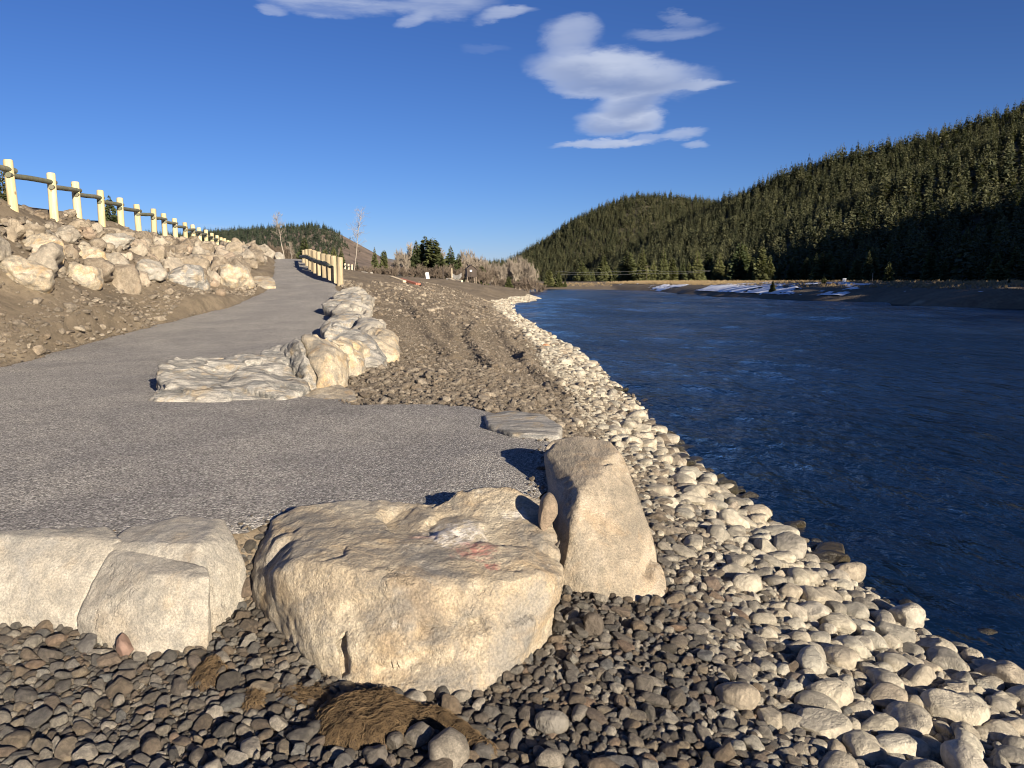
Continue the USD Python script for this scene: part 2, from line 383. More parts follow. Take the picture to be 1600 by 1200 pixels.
CTRL = []
def C(*pts): CTRL.extend(pts)
for yy in np.r_[np.arange(-20, 30, 1.5), np.arange(30, 130, 4), np.arange(130, 260, 15)]: C((float(xs(yy)), yy, 0.0), (float(xs(yy)) + 1.5, yy, -0.5))
C((-4, 2.5, .5), (-2, 3, .46), (0, 3, .46), (-3, 4, .56), (-1.5, 4.3, .57), (0, 3.7, .52), (1, 4, .47), (1, 3, .42), (2, 3, .28), (2.2, 4.5, .24), (-4, 1.2, .7), (0, 1.0, .9), (-8, 3, .5), (-5, 4.4, .6), (-8, 0, 1.0), (-3, -3, 1.0), (0, -4, 1.), (2.3, 0, .55),
  (1.1, 5.5, .5), (2.1, 6, .3), (.9, 6.5, .6), (1.0, 8, .56), (.4, 8.5, .82), (-.2, 10, .94), (.8, 10, .6), (1.7, 10, .3), (0, 13, .86), (-1.5, 13, 1.0), (1, 13, .5), (-2.2, 15, 1.02), (0, 16, .78), (1.2, 18, .48), (-3.6, 18.4, 1.2), (-1.5, 19, 1.0), (0, 19, .75),
  (-5, 24, 1.6), (-3, 24, 1.4), (0, 24, .8), (-6.3, 28, 1.98), (-3, 28, 1.45), (-7.3, 33, 2.4), (-6, 33, 2.08), (-4, 33, 1.72), (-2, 33, 1.3), (0, 33, .65), (-8.8, 38, 2.8), (-6, 38, 2.3), (-10.8, 42, 3.2), (-9, 42, 2.85), (-5, 42, 1.95), (-13.5, 50, 3.8), (-10, 50, 2.95), (-6, 50, 1.95), (-2, 50, .85),
  (-15, 75, 3.4), (-10, 75, 2.95), (-5, 75, 1.65), (-20, 100, 3.4), (-8, 100, 2.8), (-3, 100, 1.75), (-7, 125, 2.5), (0, 125, 1.15), (-20, 125, 3.2), (-8, 170, 2.3), (0, 170, 1.3), (-10, 230, 2.4), (0, 230, 1.0), (-60, 100, 3.6), (-60, 200, 3.4), (-30, 200, 3.), (-30, 140, 3.3),
  (-9.7, 13.9, 1.03), (-13.8, 12.2, 1.05), (-10.2, 21.5, 1.42), (-10.1, 29, 2.08), (-10.6, 32.4, 2.42), (-12.5, 39, 3.02), (-13.8, 43, 3.42), (-16.6, 52, 4.18),
  (-11.7, 17, 2.4), (-11.4, 22, 2.2), (-11.2, 28, 2.25), (-11.6, 33, 2.6), (-14.2, 43, 3.6), (-16.8, 52, 4.3), (-12.6, 12.6, 2.2), (-14.5, 8, 2.3), (-15, 2, 2.3), (-10.6, 17, 1.9),
  (-13.7, 17, 4.9), (-14.4, 21.5, 4.93), (-15.2, 26, 4.95), (-16.2, 31, 4.95), (-17.6, 38.6, 4.96), (-19.9, 48, 4.98), (-23.5, 58, 5.05), (-26.6, 70, 5.1), (-14.8, 12, 4.9), (-16.5, 8, 4.9), (-17, 0, 4.9), (-19, 54, 4.6),
  (-16.5, 20, 5), (-18, 28, 5), (-20, 38, 5), (-23, 48, 5.), (-30, 70, 5.1), (-40, 30, 5), (-40, 60, 5), (-60, 0, 5), (-60, 60, 5), (-25, 10, 5), (-30, 90, 4.4))
CTRL = np.array(CTRL, float)
_rbf = RBFInterpolator(CTRL[:, :2], CTRL[:, 2], kernel='linear')


def sd_path(x, y):
    """Signed distance to the path's outline, negative inside (only near it)."""
    out = np.full(x.shape, 9.0)
    near = (x > -19) & (x < 3) & (y > 3) & (y < 57)
    pts = shapely.points(x[near], y[near])
    dd = shapely.distance(pts, PATH.exterior)
    out[near] = np.where(shapely.contains(PATH, pts), -dd, dd)
    return out


# tyre tracks and little slumps in the gravel bank: low berms whose shaded side faces away from the sun
RILLS = [[(735, 545), (748, 562), (765, 585), (778, 594)], [(782, 532), (800, 545), (812, 556), (826, 566)], [(815, 560), (828, 572)], [(836, 580), (860, 598), (890, 612), (912, 618)], [(655, 530), (668, 542), (690, 566), (712, 580)], [(630, 508), (642, 520), (655, 530)], [(760, 512), (742, 528), (735, 545)], [(700, 535), (712, 548)]]


def left_height(x, y):
    q = np.stack([np.clip(x, -60, 60), np.clip(y, -20, 240)], 1)
    return _rbf(q)


def ground_height(x, y):
    x = np.asarray(x, float); y = np.asarray(y, float); sh = x.shape; x, y = x.ravel(), y.ravel()
    s, f = xs(y), xf(y)
    bed = -np.minimum(0.33 * (x - s), 2.5)
    land = x < s
    left = bed.copy(); left[land] = left_height(x[land], y[land])
    d2 = x - f
    right = np.where(d2 > 0, 2.55 * (1 - np.exp(-np.clip(d2, 0, 60) / 4.2)) + 0.0015 * np.clip(d2, 0, 3000), np.maximum(0.35 * d2, -2.5))
    d3 = y - 250 - 4 * np.sin(x * 0.15) + np.clip(x - 24, 0, 100) * 0.8
    far = np.where(d3 > 0, 2.3 * (1 - np.exp(-np.clip(d3, 0, 900) / 28)), np.maximum(0.05 * d3, -2.5))
    h = np.maximum(np.maximum(left, right), far)
    p3 = np.stack([x, y, 0 * x], 1)
    dist = np.hypot(x, y)
    amp = 0.16 * np.clip((dist - 2) / 20, .25, 2.5)
    h = h + np.where(h > -0.3, 1, 0.3) * amp * (fbm(p3 * 0.55, 4, 3) - 0.5) * np.clip((s - x) / 2 + .25, 0.1, 1) + 0.05 * (fbm(p3 * 3.1, 3, 6) - 0.5)
    sd = sd_path(x, y)
    w = np.clip((sd + 0.02) / 0.3, 0, 1); w = w * w * (3 - 2 * w)
    h = np.where(sd < 1, (zp(y) - 0.04) * (1 - w) + h * w, h)
    for line in RILL_W:
        near = (np.abs(x - line[:, 0].mean()) < 4) & (np.abs(y - line[:, 1].mean()) < 8)
        if near.any():
            pts = shapely.points(x[near], y[near]); dd = shapely.distance(sg.LineString(line), pts)
            t = np.exp(-(dd / 0.16) ** 2) * 0.16 - np.exp(-((dd - 0.05) / 0.5) ** 2) * 0.05
            h[near] += t
    return h.reshape(sh)


def grow(start, step, rate, end):
    out = [start]
    while abs(out[-1]) < abs(end) or (out[-1] - start) * (end - start) < 0:
        out.append(out[-1] + step); step *= rate
        if abs(out[-1] - start) > abs(end - start): break
    return out[1:]


RILL_W = []
X = np.array(sorted(grow(-18, -.16, 1.05, -5000)) + list(np.arange(-18, 6.0, .14)) + grow(6.0, .16, 1.03, 70) + grow(70, 3.0, 1.12, 5000))
Y = np.array(sorted(grow(2.2, -.25, 1.12, -700)) + list(np.arange(2.2, 27, .14)) + grow(27, .16, 1.02, 280) + grow(280, 6., 1.12, 7000))
X = np.unique(X.round(4)); Y = np.unique(Y.round(4))
GX, GY = np.meshgrid(X, Y)
RILL_W = [np.array([PZ(u, v, 0.62)[:2] for u, v in line]) for line in RILLS]
GZ = ground_height(GX, GY)
_interp = RegularGridInterpolator((Y, X), GZ, bounds_error=False, fill_value=None)


def h(x, y):
    r = _interp(np.stack([np.asarray(y, float), np.asarray(x, float)], -1))
    return float(r[0]) if np.ndim(x) == 0 else r


def hit(u, v):
    d = ray(u, v); ys = np.linspace(2.4, 270, 20000); q = EYE + d[None] * (ys / d[1])[:, None]
    b = q[:, 2] < h(q[:, 0], q[:, 1])
    return q[np.argmax(b)] if b.any() else q[-1]


def grid_mesh(gx, gy, gz, keep=None):
    ny, nx = gx.shape
    i = np.arange(ny * nx).reshape(ny, nx)
    q = np.stack([i[:-1, :-1], i[:-1, 1:], i[1:, 1:], i[1:, :-1]], -1).reshape(-1, 4)
    if keep is not None: q = q[keep[:-1, :-1].ravel()]
    v = np.stack([gx, gy, gz], -1).reshape(-1, 3)
    used = np.unique(q); remap = np.zeros(len(v), int); remap[used] = np.arange(len(used))
    return v[used], remap[q]


tag(obj('ground', grid_mesh(GX, GY, GZ), M['dirt'], smooth=True), kind='structure')
# the path: draped sheet
_g = np.stack(np.meshgrid(np.arange(-19, 3, .16), np.arange(4, 56, .16)), -1).reshape(-1, 2)
_g = _g + RNG.uniform(-.03, .03, _g.shape)
_g = _g[shapely.contains_xy(PATH.buffer(-.07), _g[:, 0], _g[:, 1])]
_e = np.array(PATH.segmentize(.12).exterior.coords)[:-1]
_q = np.vstack([_g, _e]); _t = Delaunay(_q).simplices
_c = _q[_t].mean(1); _t = _t[shapely.contains_xy(PATH, _c[:, 0], _c[:, 1])]
_z = zp(_q[:, 1]) + .035 * (fbm(np.c_[_q * 0.9, _q[:, :1] * 0], 4, 12) - .5)
_z[len(_g):] -= .03
_a, _bb, _cc = (_q[_t[:, k]] for k in range(3))
_fl = ((_bb - _a)[:, 0] * (_cc - _a)[:, 1] - (_bb - _a)[:, 1] * (_cc - _a)[:, 0]) < 0; _t[_fl] = _t[_fl][:, ::-1]
tag(obj('path', (np.c_[_q, _z], _t), M['gravel'], smooth=True), kind='structure')
def zpath(x, y): return zp(y)
# the lake
_lx = np.unique(np.r_[-8, -4, -1, np.arange(0, 7, .1), grow(6.9, .1, 1.012, 64)].round(4)); _ly = np.unique(np.r_[np.arange(-60, 2, 4), np.arange(2.2, 24, .09), grow(24, .09, 1.012, 278)].round(4))
_wx, _wy = np.meshgrid(_lx, _ly)
_cell = np.maximum(np.gradient(_lx)[None, :], .75 * np.gradient(_ly)[:, None])
_wz = 0 * _wx
for _lam, _slope, _sd in ((.3, .11, 60), (.5, .10, 61), (1.0, .045, 62), (2.1, .055, 63), (4.6, .04, 64), (9.0, .02, 65)):
    _ca, _sa = math.cos(.5), math.sin(.5)
    _p = np.stack([(_wx * _ca + _wy * _sa) * 1.25 / _lam, (-_wx * _sa + _wy * _ca) * .7 / _lam, 0 * _wx], -1)
    _gust = .75 + .5 * noise(np.stack([_wx / 14, _wy / 30, 0 * _wx], -1), 66)
    _wz += (noise(_p, _sd) - .5 + .5 * (noise(_p * 1.9 + 11, _sd + 10) - .5)) * _slope * _lam * _gust * (np.interp(_wy, [8, 70], [.45, 2.1]) if _lam > 1.5 else 1) * np.clip(1.6 - 3.2 * _cell / _lam, 0, 1)
tag(obj('lake', grid_mesh(_wx, _wy, _wz * .8 - .01), M['water'], smooth=True), kind='structure')

# ------------------------------------------------------------------ hills
H1T = np.array([[-800.0, 150.0, 426.1, 40.0], [0.0, 150.0, 428.9, 188.3], [250.0, 140.0, 501.1, 50.0], [500.0, 130.0, 443.1, 142.1], [645.6, 115.0, 433.1, 108.4], [759.6, 100.0, 522.1, 176.2], [806.6, 100.0, 485.1, 159.0], [853.6, 100.0, 440.0, 153.0], [900.7, 100.0, 386.9, 143.1], [947.7, 100.0, 366.4, 140.4], [994.7, 100.0, 341.8, 119.0], [1041.8, 100.0, 313.2, 113.5], [1088.8, 100.0, 280.6, 109.9], [1179.1, 95.0, 235.4, 60.4], [1269.5, 95.0, 160.0, 3.0], [4000.0, 95.0, 150.0, 3.0]])
H2X = np.array([[-900.0, 5.0], [-330.0, 5.0], [-12.6, 32.7], [50.4, 70.6], [126.1, 121.0], [201.8, 152.6], [252.2, 162.6], [315.3, 162.6], [359.4, 155.1], [416.2, 146.2], [900.0, 110.0]])


def hill1(x, y):
    f, cx, cz = (np.interp(y, H1T[:, 0], H1T[:, k]) for k in (1, 2, 3))
    s = (x - f) / (cx - f); c = np.clip(s, 0, 1)
    up = np.where(s < 1, 1 - (1 - c) ** 1.04, 1 - .35 * np.clip(s - 1, 0, 3))
    rough = 6 * (fbm(np.stack([x / 90, y / 90, 0 * x], -1), 3, 21) - .5) * c
    return 1 + cz * up * (s > 0) + np.where(s < 0, -3, 0) + rough * (s > 0)


def hill2(x, y):
    cz = np.interp(x, H2X[:, 0], H2X[:, 1])
    prof = np.where(y < 1468, np.clip((y - 1221) / 247, 0, 1) ** .84, 1 - .4 * np.clip((y - 1468) / 400, 0, 2.4))
    return np.where((y > 1221), cz * prof + 7 * (fbm(np.stack([x / 80, y / 80, 0 * x], -1), 3, 22) - .5) * np.clip(prof, 0, 1), -2)


H3X = np.array([[-1800, 100], [-1100, 112], [-760, 112], [-620, 122], [-540, 130], [-460, 128], [-420, 121], [-395, 108], [-370, 93], [-340, 76], [-310, 60], [-270, 42], [-200, 18], [-100, 3], [100, 3]])


def hill3(x, y):
    cz = np.interp(x, H3X[:, 0], H3X[:, 1])
    prof = np.clip((y - 1100) / 700, 0, 1) ** .9 * np.where(y > 1800, 1 - .5 * np.clip((y - 1800) / 500, 0, 1), 1)
    return cz * prof + 8 * (fbm(np.stack([x / 70, y / 70, 0 * x], -1), 3, 23) - .5) * np.clip(prof * 3, 0, 1) - 3 * (y < 1120)


def hill4(x, y):
    cz = np.interp(x, [-2600, -1700, -1200, -900, -700, -450, -200], [60, 175, 190, 165, 130, 85, 5])
    return cz * np.clip((y - 4000) / 1000, 0, 1) * (1 + .25 * (fbm(np.stack([x / 260, y / 260, 0 * x], -1), 3, 24) - .5))


M['forest_floor'] = plain('forest_floor', (0.055, 0.05, 0.03), .95, .4, .05)
M['brown_hill'] = plain('brown_hill', (0.115, 0.088, 0.068), .95, .35, .03, col2=(0.17, 0.13, 0.10))
M['far_hill'] = plain('far_hill', (0.10, 0.095, 0.09), .95, .3, .004)


def hill_mesh(fn, x0, x1, y0, y1, n, m):
    gx, gy = np.meshgrid(np.linspace(x0, x1, n), np.linspace(y0, y1, m))
    return grid_mesh(gx, gy, fn(gx, gy))


tag(obj('hill', hill_mesh(hill1, 70, 900, -800, 1300, 90, 200), M['forest_floor'], smooth=True), kind='structure')
tag(obj('hill', hill_mesh(hill2, -400, 900, 1215, 1900, 130, 100), M['forest_floor'], smooth=True), kind='structure')
tag(obj('hill', hill_mesh(hill3, -1700, 60, 1090, 2300, 150, 80), M['brown_hill'], smooth=True), kind='structure')
tag(obj('hill', hill_mesh(hill4, -2600, -200, 4000, 5400, 60, 30), M['far_hill'], smooth=True), kind='structure')

# ------------------------------------------------------------------ trees
M['pine'] = leaf_mat('pine_needles', (0.04, 0.048, 0.025), (0.145, 0.14, 0.072))
M['pine_near'] = leaf_mat('pine_needles_near', (0.055, 0.07, 0.03), (0.15, 0.15, 0.06))
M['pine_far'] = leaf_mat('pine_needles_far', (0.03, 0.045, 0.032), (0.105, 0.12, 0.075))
M['bark'] = plain('bark', (0.10, 0.08, 0.06), .9, .4, 6.0)
M['twig'] = plain('bare_twigs', (0.23, 0.195, 0.155), .9, .25, 2.0)
M['twig_red'] = plain('shrub_twigs', (0.115, 0.09, 0.068), .9, .3, 1.0)
M['birch'] = plain('pale_bark', (0.30, 0.265, 0.22), .8, .3, 9.0)
M['dry_grass'] = plain('dry_grass', (0.27, 0.20, 0.11), .95, .3, 1.2)


def conifer(seed, n, radius=.17, base=.08, shape=.9, droop=.10, leaf=.55):
    """Crown of many branch-sized blades around a stem of height 1."""
    rng = np.random.default_rng(seed)
    t = 1 - (1 - rng.random(n)) ** .62 * (1 - base); t = base + (t - t.min()) / (t.max() - t.min() + 1e-9) * (1 - base)
    lump = 1 + .35 * (noise(np.c_[t * 9, t * 0, t * 0 + seed], seed) - .5)
    ph = rng.uniform(0, 2 * np.pi, n)
    side = 1 + .45 * (noise(np.c_[np.cos(ph) * 1.4 + 5, np.sin(ph) * 1.4 + 5, t * 6], seed + 3) - .5)
    R = radius * np.clip(1 - t, 0, 1) ** shape * lump * side + .008
    R *= rng.uniform(.65, 1.12, n)
    r0 = R * rng.uniform(.0, .55, n)
    c, s = np.cos(ph), np.sin(ph)
    wid = (R - r0) * leaf * rng.uniform(.6, 1.2, n) + .006
    p0 = np.c_[c * r0, s * r0, t]
    tip = np.c_[c * R, s * R, t - droop * R / radius * rng.uniform(.2, 1, n) + .015]
    mid = (p0 + tip) / 2; tx = np.c_[-s, c, 0 * s]
    roll = rng.normal(0, .8, n)[:, None]; up = np.array([0, 0, 1.])
    w = tx * np.cos(roll) + up * np.sin(roll)
    a = mid + w * wid[:, None]; b = mid - w * wid[:, None]
    a[:, 2] -= rng.uniform(0, .025, n); b[:, 2] -= rng.uniform(0, .025, n)
    v = np.stack([p0, a, tip, b], 1).reshape(-1, 3); i = np.arange(n)[:, None] * 4
    f = np.vstack([i + [0, 1, 2], i + [0, 2, 3]])
    return v, f


def tube(points, radii, sides=6, cap=True):
    p = np.asarray(points, float); r = np.broadcast_to(np.asarray(radii, float), (len(p),))
    t = np.gradient(p, axis=0); t /= np.linalg.norm(t, axis=1, keepdims=True) + 1e-12
    ref = np.array([0, 0, 1.]) if abs(t[:, 2]).mean() < .8 else np.array([1., 0, 0])
    a = np.cross(t, ref); a /= np.linalg.norm(a, axis=1, keepdims=True) + 1e-12; b = np.cross(t, a)
    an = np.arange(sides) * 2 * np.pi / sides
    v = (p[:, None] + r[:, None, None] * (np.cos(an)[None, :, None] * a[:, None] + np.sin(an)[None, :, None] * b[:, None])).reshape(-1, 3)
    f = []
    for k in range(len(p) - 1):
        for j in range(sides):
            j2 = (j + 1) % sides; q = [k * sides + j, k * sides + j2, (k + 1) * sides + j2, (k + 1) * sides + j]
            f += [[q[0], q[2], q[1]], [q[0], q[3], q[2]]]
    if cap:
        n = len(v); v = np.vstack([v, p[0], p[-1]])
        for j in range(sides):
            j2 = (j + 1) % sides; f += [[n, j, j2], [n + 1, (len(p) - 1) * sides + j2, (len(p) - 1) * sides + j]]
    return v, np.array(f)


def join(parts):
    vs, fs, n = [], [], 0
    for v, f in parts: vs.append(v); fs.append(f + n); n += len(v)
    return np.vstack(vs), np.vstack(fs)


STEM = tube([(0, 0, -.05), (0, 0, .5), (0, 0, .97)], [.014, .009, .002], 5)
HILL_PROTOS = [(join([conifer(10 + k, 130, .15 + .02 * (k % 3), .05 + .06 * (k % 2), .75 + .12 * (k % 3))]), M['pine'], False) for k in range(6)]
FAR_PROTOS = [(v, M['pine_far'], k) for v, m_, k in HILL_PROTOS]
for fn, x0, x1, y0, y1, step, hgt, label, lo in ((hill1, 95, 660, 110, 1240, 6.6, 14.5, 'dense dark conifer forest covering the high hillside right of the lake', 2.0),
                                         (hill2, -120, 480, 1225, 1500, 5.8, 14.0, 'conifer forest on the rounded hill beyond the end of the lake', 1.5),
                                         (hill3, -1250, -250, 1180, 1850, 10.0, 13.5, 'conifer forest on the low hill behind the path crest', 6.0)):
    gx, gy = np.meshgrid(np.arange(x0, x1, step), np.arange(y0, y1, step))
    q = np.stack([gx.ravel(), gy.ravel()], 1) + RNG.uniform(-.55, .55, (gx.size, 2)) * step
    z = fn(q[:, 0], q[:, 1])
    keep = z > lo
    uu = px(np.c_[q, z + 10])[0]
    keep &= (uu > -40) & (uu < 1700)
    if fn is hill1:
        cx = np.interp(q[:, 1], H1T[:, 0], H1T[:, 2]); keep &= q[:, 0] < cx + 40
        keep &= noise(np.c_[q / 28, z * 0], 31) < .9
    if fn is hill3:
        bald = -398 + 70 * (fbm(np.c_[q / 60, z * 0], 3, 5) - .5) + (1800 - q[:, 1]) * .12
        keep &= (q[:, 0] < bald) | (RNG.random(len(q)) < .035)
    q, z = q[keep], z[keep]
    n = len(q)
    hh = hgt * RNG.uniform(.5, 1.3, n) * (.78 + .45 * noise(np.c_[q / 22, z * 0], 41))
    sc = np.c_[hh * RNG.uniform(1.0, 1.8, n), hh * RNG.uniform(1.0, 1.8, n), hh]
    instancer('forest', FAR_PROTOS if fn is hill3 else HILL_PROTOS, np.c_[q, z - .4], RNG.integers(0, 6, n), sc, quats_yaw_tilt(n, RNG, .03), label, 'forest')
# the same forest goes on to the right of the picture, where it shades the far bank
gx, gy = np.meshgrid(np.arange(54, 300, 7.), np.arange(-130, 120, 7.)); q = np.stack([gx.ravel(), gy.ravel()], 1) + RNG.uniform(-4, 4, (gx.size, 2))
q = q[(q[:, 0] > .72 * q[:, 1] + 12) & (q[:, 0] > xf(q[:, 1]) + 9)]; n = len(q)
z = np.maximum(hill1(q[:, 0], q[:, 1]), 2.4); hh = 25 * RNG.uniform(.7, 1.3, n)
instancer('forest', HILL_PROTOS, np.c_[q, z - .4], RNG.integers(0, 6, n), np.c_[hh * 1.1, hh * 1.1, hh], quats_yaw_tilt(n, RNG, .03), 'forest edge beside the lake beyond the right side of the view', 'forest')

CON = []
for k in range(6):
    c = klass(f'conifer_shape_{k:03d}')
    obj('crown', conifer(60 + k, 900, .16 + .025 * (k % 3), [.04, .1, .06][k % 3], [.8, .5, .65][k % 3], .1, .38), M['pine_near'], c)
    obj('trunk', STEM, M['bark'], c)
    CON.append(c)


def plant_conifer(u, vbase, vtop, y, label, group=None, k=None, wide=1.0, z=None, name='conifer_tree'):
    t = P(u, vtop, y); zb = float(h(t[0], y)) if z is None else z
    ht = t[2] - zb
    c = CON[k if k is not None else random.randrange(6)]
    return copy_of(c, name, label, 'tree', group, (t[0], y, zb), random.uniform(0, 360), (ht * wide, ht * wide, ht))


FOOT = 'conifer at the foot of the hill along the far side of the lake'
for u in np.arange(905, 1640, 7.5):
    u = u + random.uniform(-9, 9)
    near = np.interp(u, [900, 1000, 1200, 1600], [520, 430, 330, 250]) * random.uniform(.88, 1.25)
    hgt = random.uniform(8, 19) if u < 1210 else random.uniform(7, 13)
    x = (u - 800) / FPX * near
    zb = float(max(h(x, near), hill1(np.array([x]), np.array([near]))[0]))
    copy_of(CON[random.randrange(6)], 'conifer_tree', FOOT, 'tree', 'conifers lining the foot of the hill', (x, near, zb), random.uniform(0, 360), (hgt * random.uniform(1.1, 2.1), hgt * random.uniform(1.1, 2.1), hgt))
for (u, vt, y, lab, w) in [(1288, 427, 112, 'small conifer alone at the top of the snowy bank', 1.3), (1390, 408, 118, 'medium conifer alone on the dry grass above the far shore', 1.4), (1208, 437, 115, 'tiny dark shrubby conifer on the snowy bank', 2.0), (1577, 436, 86, 'tiny dark bush on the far shore at the right', 2.2),
                           (475, 371, 82, 'yellowish bushy conifer behind the crest of the path', 1.7), (494, 389, 105, 'short conifer behind the posts of the path fence, first right of the yellowish one', 1.4), (508, 388, 108, 'short conifer behind the middle posts of the path fence', 1.4), (521, 386, 104, 'short conifer behind the nearer posts of the path fence', 1.4), (533, 386, 112, 'short conifer rising just right of the nearest post of the path fence', 1.5),
                           (585, 386, 150, 'narrow dark conifer, left of a pair near the bare shrubs', 1.3), (600, 390, 152, 'narrow dark conifer, right of a pair near the bare shrubs', 1.3), (650, 376, 168, 'tall conifer at the left of the big clump behind the dirt flat', 1.9), (664, 369, 170, 'tallest conifer of the big clump behind the dirt flat', 2.1), (676, 371, 166, 'tall conifer at the right of the big clump behind the dirt flat', 2.1), (688, 396, 160, 'low bushy conifer right of the big clump', 1.9), (704, 384, 172, 'rounded pine standing alone between the big clump and the bare grove', 2.2), (716, 396, 176, 'lower conifer leaning on the right side of the rounded pine', 1.9),
                           (752, 414, 150, 'dark conifer bush right behind the wooden hut', 2.0), (858, 420, 262, 'wide conifer on the sandbar at the end of the lake', 1.9), (873, 423, 262, 'narrower conifer beside the wide one on the sandbar', 1.6), (883, 436, 262, 'smallest conifer on the sandbar', 1.8), (795, 432, 175, 'dark green bush below the bare grove by the shore', 2.0),
                           (170, 305, 62, 'dark conifer behind the log fence, seen between its fourth and fifth posts', 1.2), (2, 262, 55, 'dark conifer behind the log fence at the left edge', 1.6)]:
    plant_conifer(u, 0, vt, y, lab, None, None, w)


def bare_tree(seed, levels=4, spread=.55, kids=4, r0=.022, lean=0.0, sides=4, length=.34):
    rng = np.random.default_rng(seed); parts = []

    def grow_(p, d, L, r, lev):
        pts = [p]; q = p.copy(); dd = d.copy()
        for k in range(3):
            dd = dd + rng.normal(0, .12, 3); dd[2] += .06; dd /= np.linalg.norm(dd); q = q + dd * L / 3; pts.append(q.copy())
        parts.append(tube(pts, np.linspace(r, r * .6, 4), sides if lev > 1 else 3, cap=False))
        if lev == 0: return
        for k in range(kids if lev < levels else kids + 2):
            f = rng.uniform(.35, 1); base = pts[0] + (pts[-1] - pts[0]) * f if lev < levels else np.array(pts[1 + int(f * 1.99)])
            ax = rng.normal(0, 1, 3); ax -= ax @ dd * dd; ax /= np.linalg.norm(ax)
            nd = dd + ax * spread * rng.uniform(.6, 1.5); nd[2] += .12; nd /= np.linalg.norm(nd)
            grow_(base, nd, L * rng.uniform(.5, .78), r * .67, lev - 1)
    grow_(np.array([0, 0, -.02]), np.array([lean, 0, 1.]), length, r0, levels)
    v, f = join(parts)
    v[:, 2] /= v[:, 2].max()
    return v, f


BARE = []
for k in range(4):
    c = klass(f'bare_tree_shape_{k:03d}')
    obj('crown', bare_tree(200 + k, 4, .75, 5, .021), M['twig'], c)
    obj('trunk', tube([(0, 0, -.03), (0, 0, .12), (.004, 0, .3)], [.022, .018, .012], 6), M['twig'], c)
    BARE.append(c)
SHRUB = []
for k in range(3):
    c = klass(f'shrub_shape_{k:03d}')
    obj('twigs', join([(lambda vf: (vf[0] * [1.0, 1.0, random.uniform(.7, 1)] + np.array([random.uniform(-.25, .25), random.uniform(-.25, .25), 0]), vf[1]))(bare_tree(300 + 10 * k + j, 3, .7, 5, .02, random.uniform(-.5, .5))) for j in range(4)]), M['twig_red'], c)
    SHRUB.append(c)


def plant_bare(u, vt, y, label, group=None, w=1.0, protos=BARE, name='bare_tree', cat='tree'):
    t = P(u, vt, y); zb = float(h(t[0], y)); ht = t[2] - zb
    copy_of(random.choice(protos), name, label, cat, group, (t[0], y, zb), random.uniform(0, 360), (ht * w, ht * w, ht))


for (u, vt, y, w) in [(628, 384, 178, .8), (640, 377, 182, .9), (650, 380, 186, .8), (683, 384, 188, .8), (620, 396, 170, .8), (634, 392, 165, .7)]:
    plant_bare(u, vt, y, 'bare greyish deciduous tree around the big conifer clump', 'bare trees around the conifer clump', w)
for (u, vt, y, w) in [(722, 389, 185, .8), (731, 388, 190, .9), (741, 391, 186, .9), (750, 397, 188, .8), (757, 405, 190, .8), (735, 396, 180, .8)]:
    plant_bare(u, vt, y, 'bare deciduous tree of the grove left above the hut', 'bare grove above the hut', w)
for (u, vt, y, w) in [(768, 405, 200, .8), (778, 404, 205, .8), (790, 402, 210, .9), (800, 398, 214, .9), (812, 398, 215, .9), (824, 402, 214, .9), (833, 408, 216, .8), (806, 404, 206, .8), (784, 410, 200, .8), (820, 408, 206, .8)]:
    plant_bare(u, vt, y, 'bare deciduous tree of the grove at the far end of the shore', 'bare grove at the end of the shore', w)
for u in np.arange(556, 770, 7.0):
    plant_bare(u + random.uniform(-3, 3), random.uniform(408, 420), random.uniform(138, 160), 'leafless reddish shrub in the thicket behind the dirt flat', 'leafless shrubs behind the dirt flat', random.uniform(.8, 1.2), SHRUB, 'leafless_shrub', 'shrub')
for u in np.arange(748, 846, 8.0):
    plant_bare(u + random.uniform(-3, 3), random.uniform(430, 438), random.uniform(168, 205), 'leafless brown shrub along the shore below the bare grove', 'leafless shrubs on the far shore', random.uniform(1., 1.6), SHRUB, 'leafless_shrub', 'shrub')
for (u, vt) in [(418, 372), (425, 380), (438, 378), (448, 374), (404, 384), (456, 384)]:
    plant_bare(u, vt, 80, 'leafless brown bush behind the crest of the path', 'leafless bushes behind the path crest', .8, SHRUB, 'leafless_shrub', 'shrub')


def birch(ub, vb, ut, vt, y, label, seed, zb, r=.045):
    b = P(ub, vb, y); t = P(ut, vt, y); b[2] = zb
    rng = np.random.default_rng(seed)
    x = thing('birch_tree', label, 'tree', None, b)
    d = t - b; L = np.linalg.norm(d)
    pts = [d * k / 8 + np.array([rng.normal(0, .04), rng.normal(0, .04), 0]) * (k > 0) for k in range(9)]
    obj('trunk', tube(pts, np.linspace(r, .012, 9), 7), M['birch'], x, True)
    parts = []
    for k in range(46):
        f = rng.uniform(.42, .99); p = pts[int(f * 8)] + (pts[min(8, int(f * 8) + 1)] - pts[int(f * 8)]) * (f * 8 % 1)
        a = rng.uniform(0, 6.28); l = L * rng.uniform(.12, .26) * (1.3 - f * .75)
        q = [p]; dd = np.array([math.cos(a) * 1., math.sin(a) * 1., .7])
        for j in range(3): dd = dd + rng.normal(0, .22, 3); q.append(q[-1] + dd / np.linalg.norm(dd) * l / 3)
        parts.append(tube(q, [.013, .011, .009, .007], 3, False))
        for j in range(4):
            s = q[rng.integers(1, 4)]; e = s + (rng.normal(0, .6, 3) + [0, 0, .35]) * l * .4
            parts.append(tube([s, (s + e) / 2 + rng.normal(0, .02, 3), e], [.008, .007, .005], 3, False))
    obj('branches', join(parts), M['twig'], x)


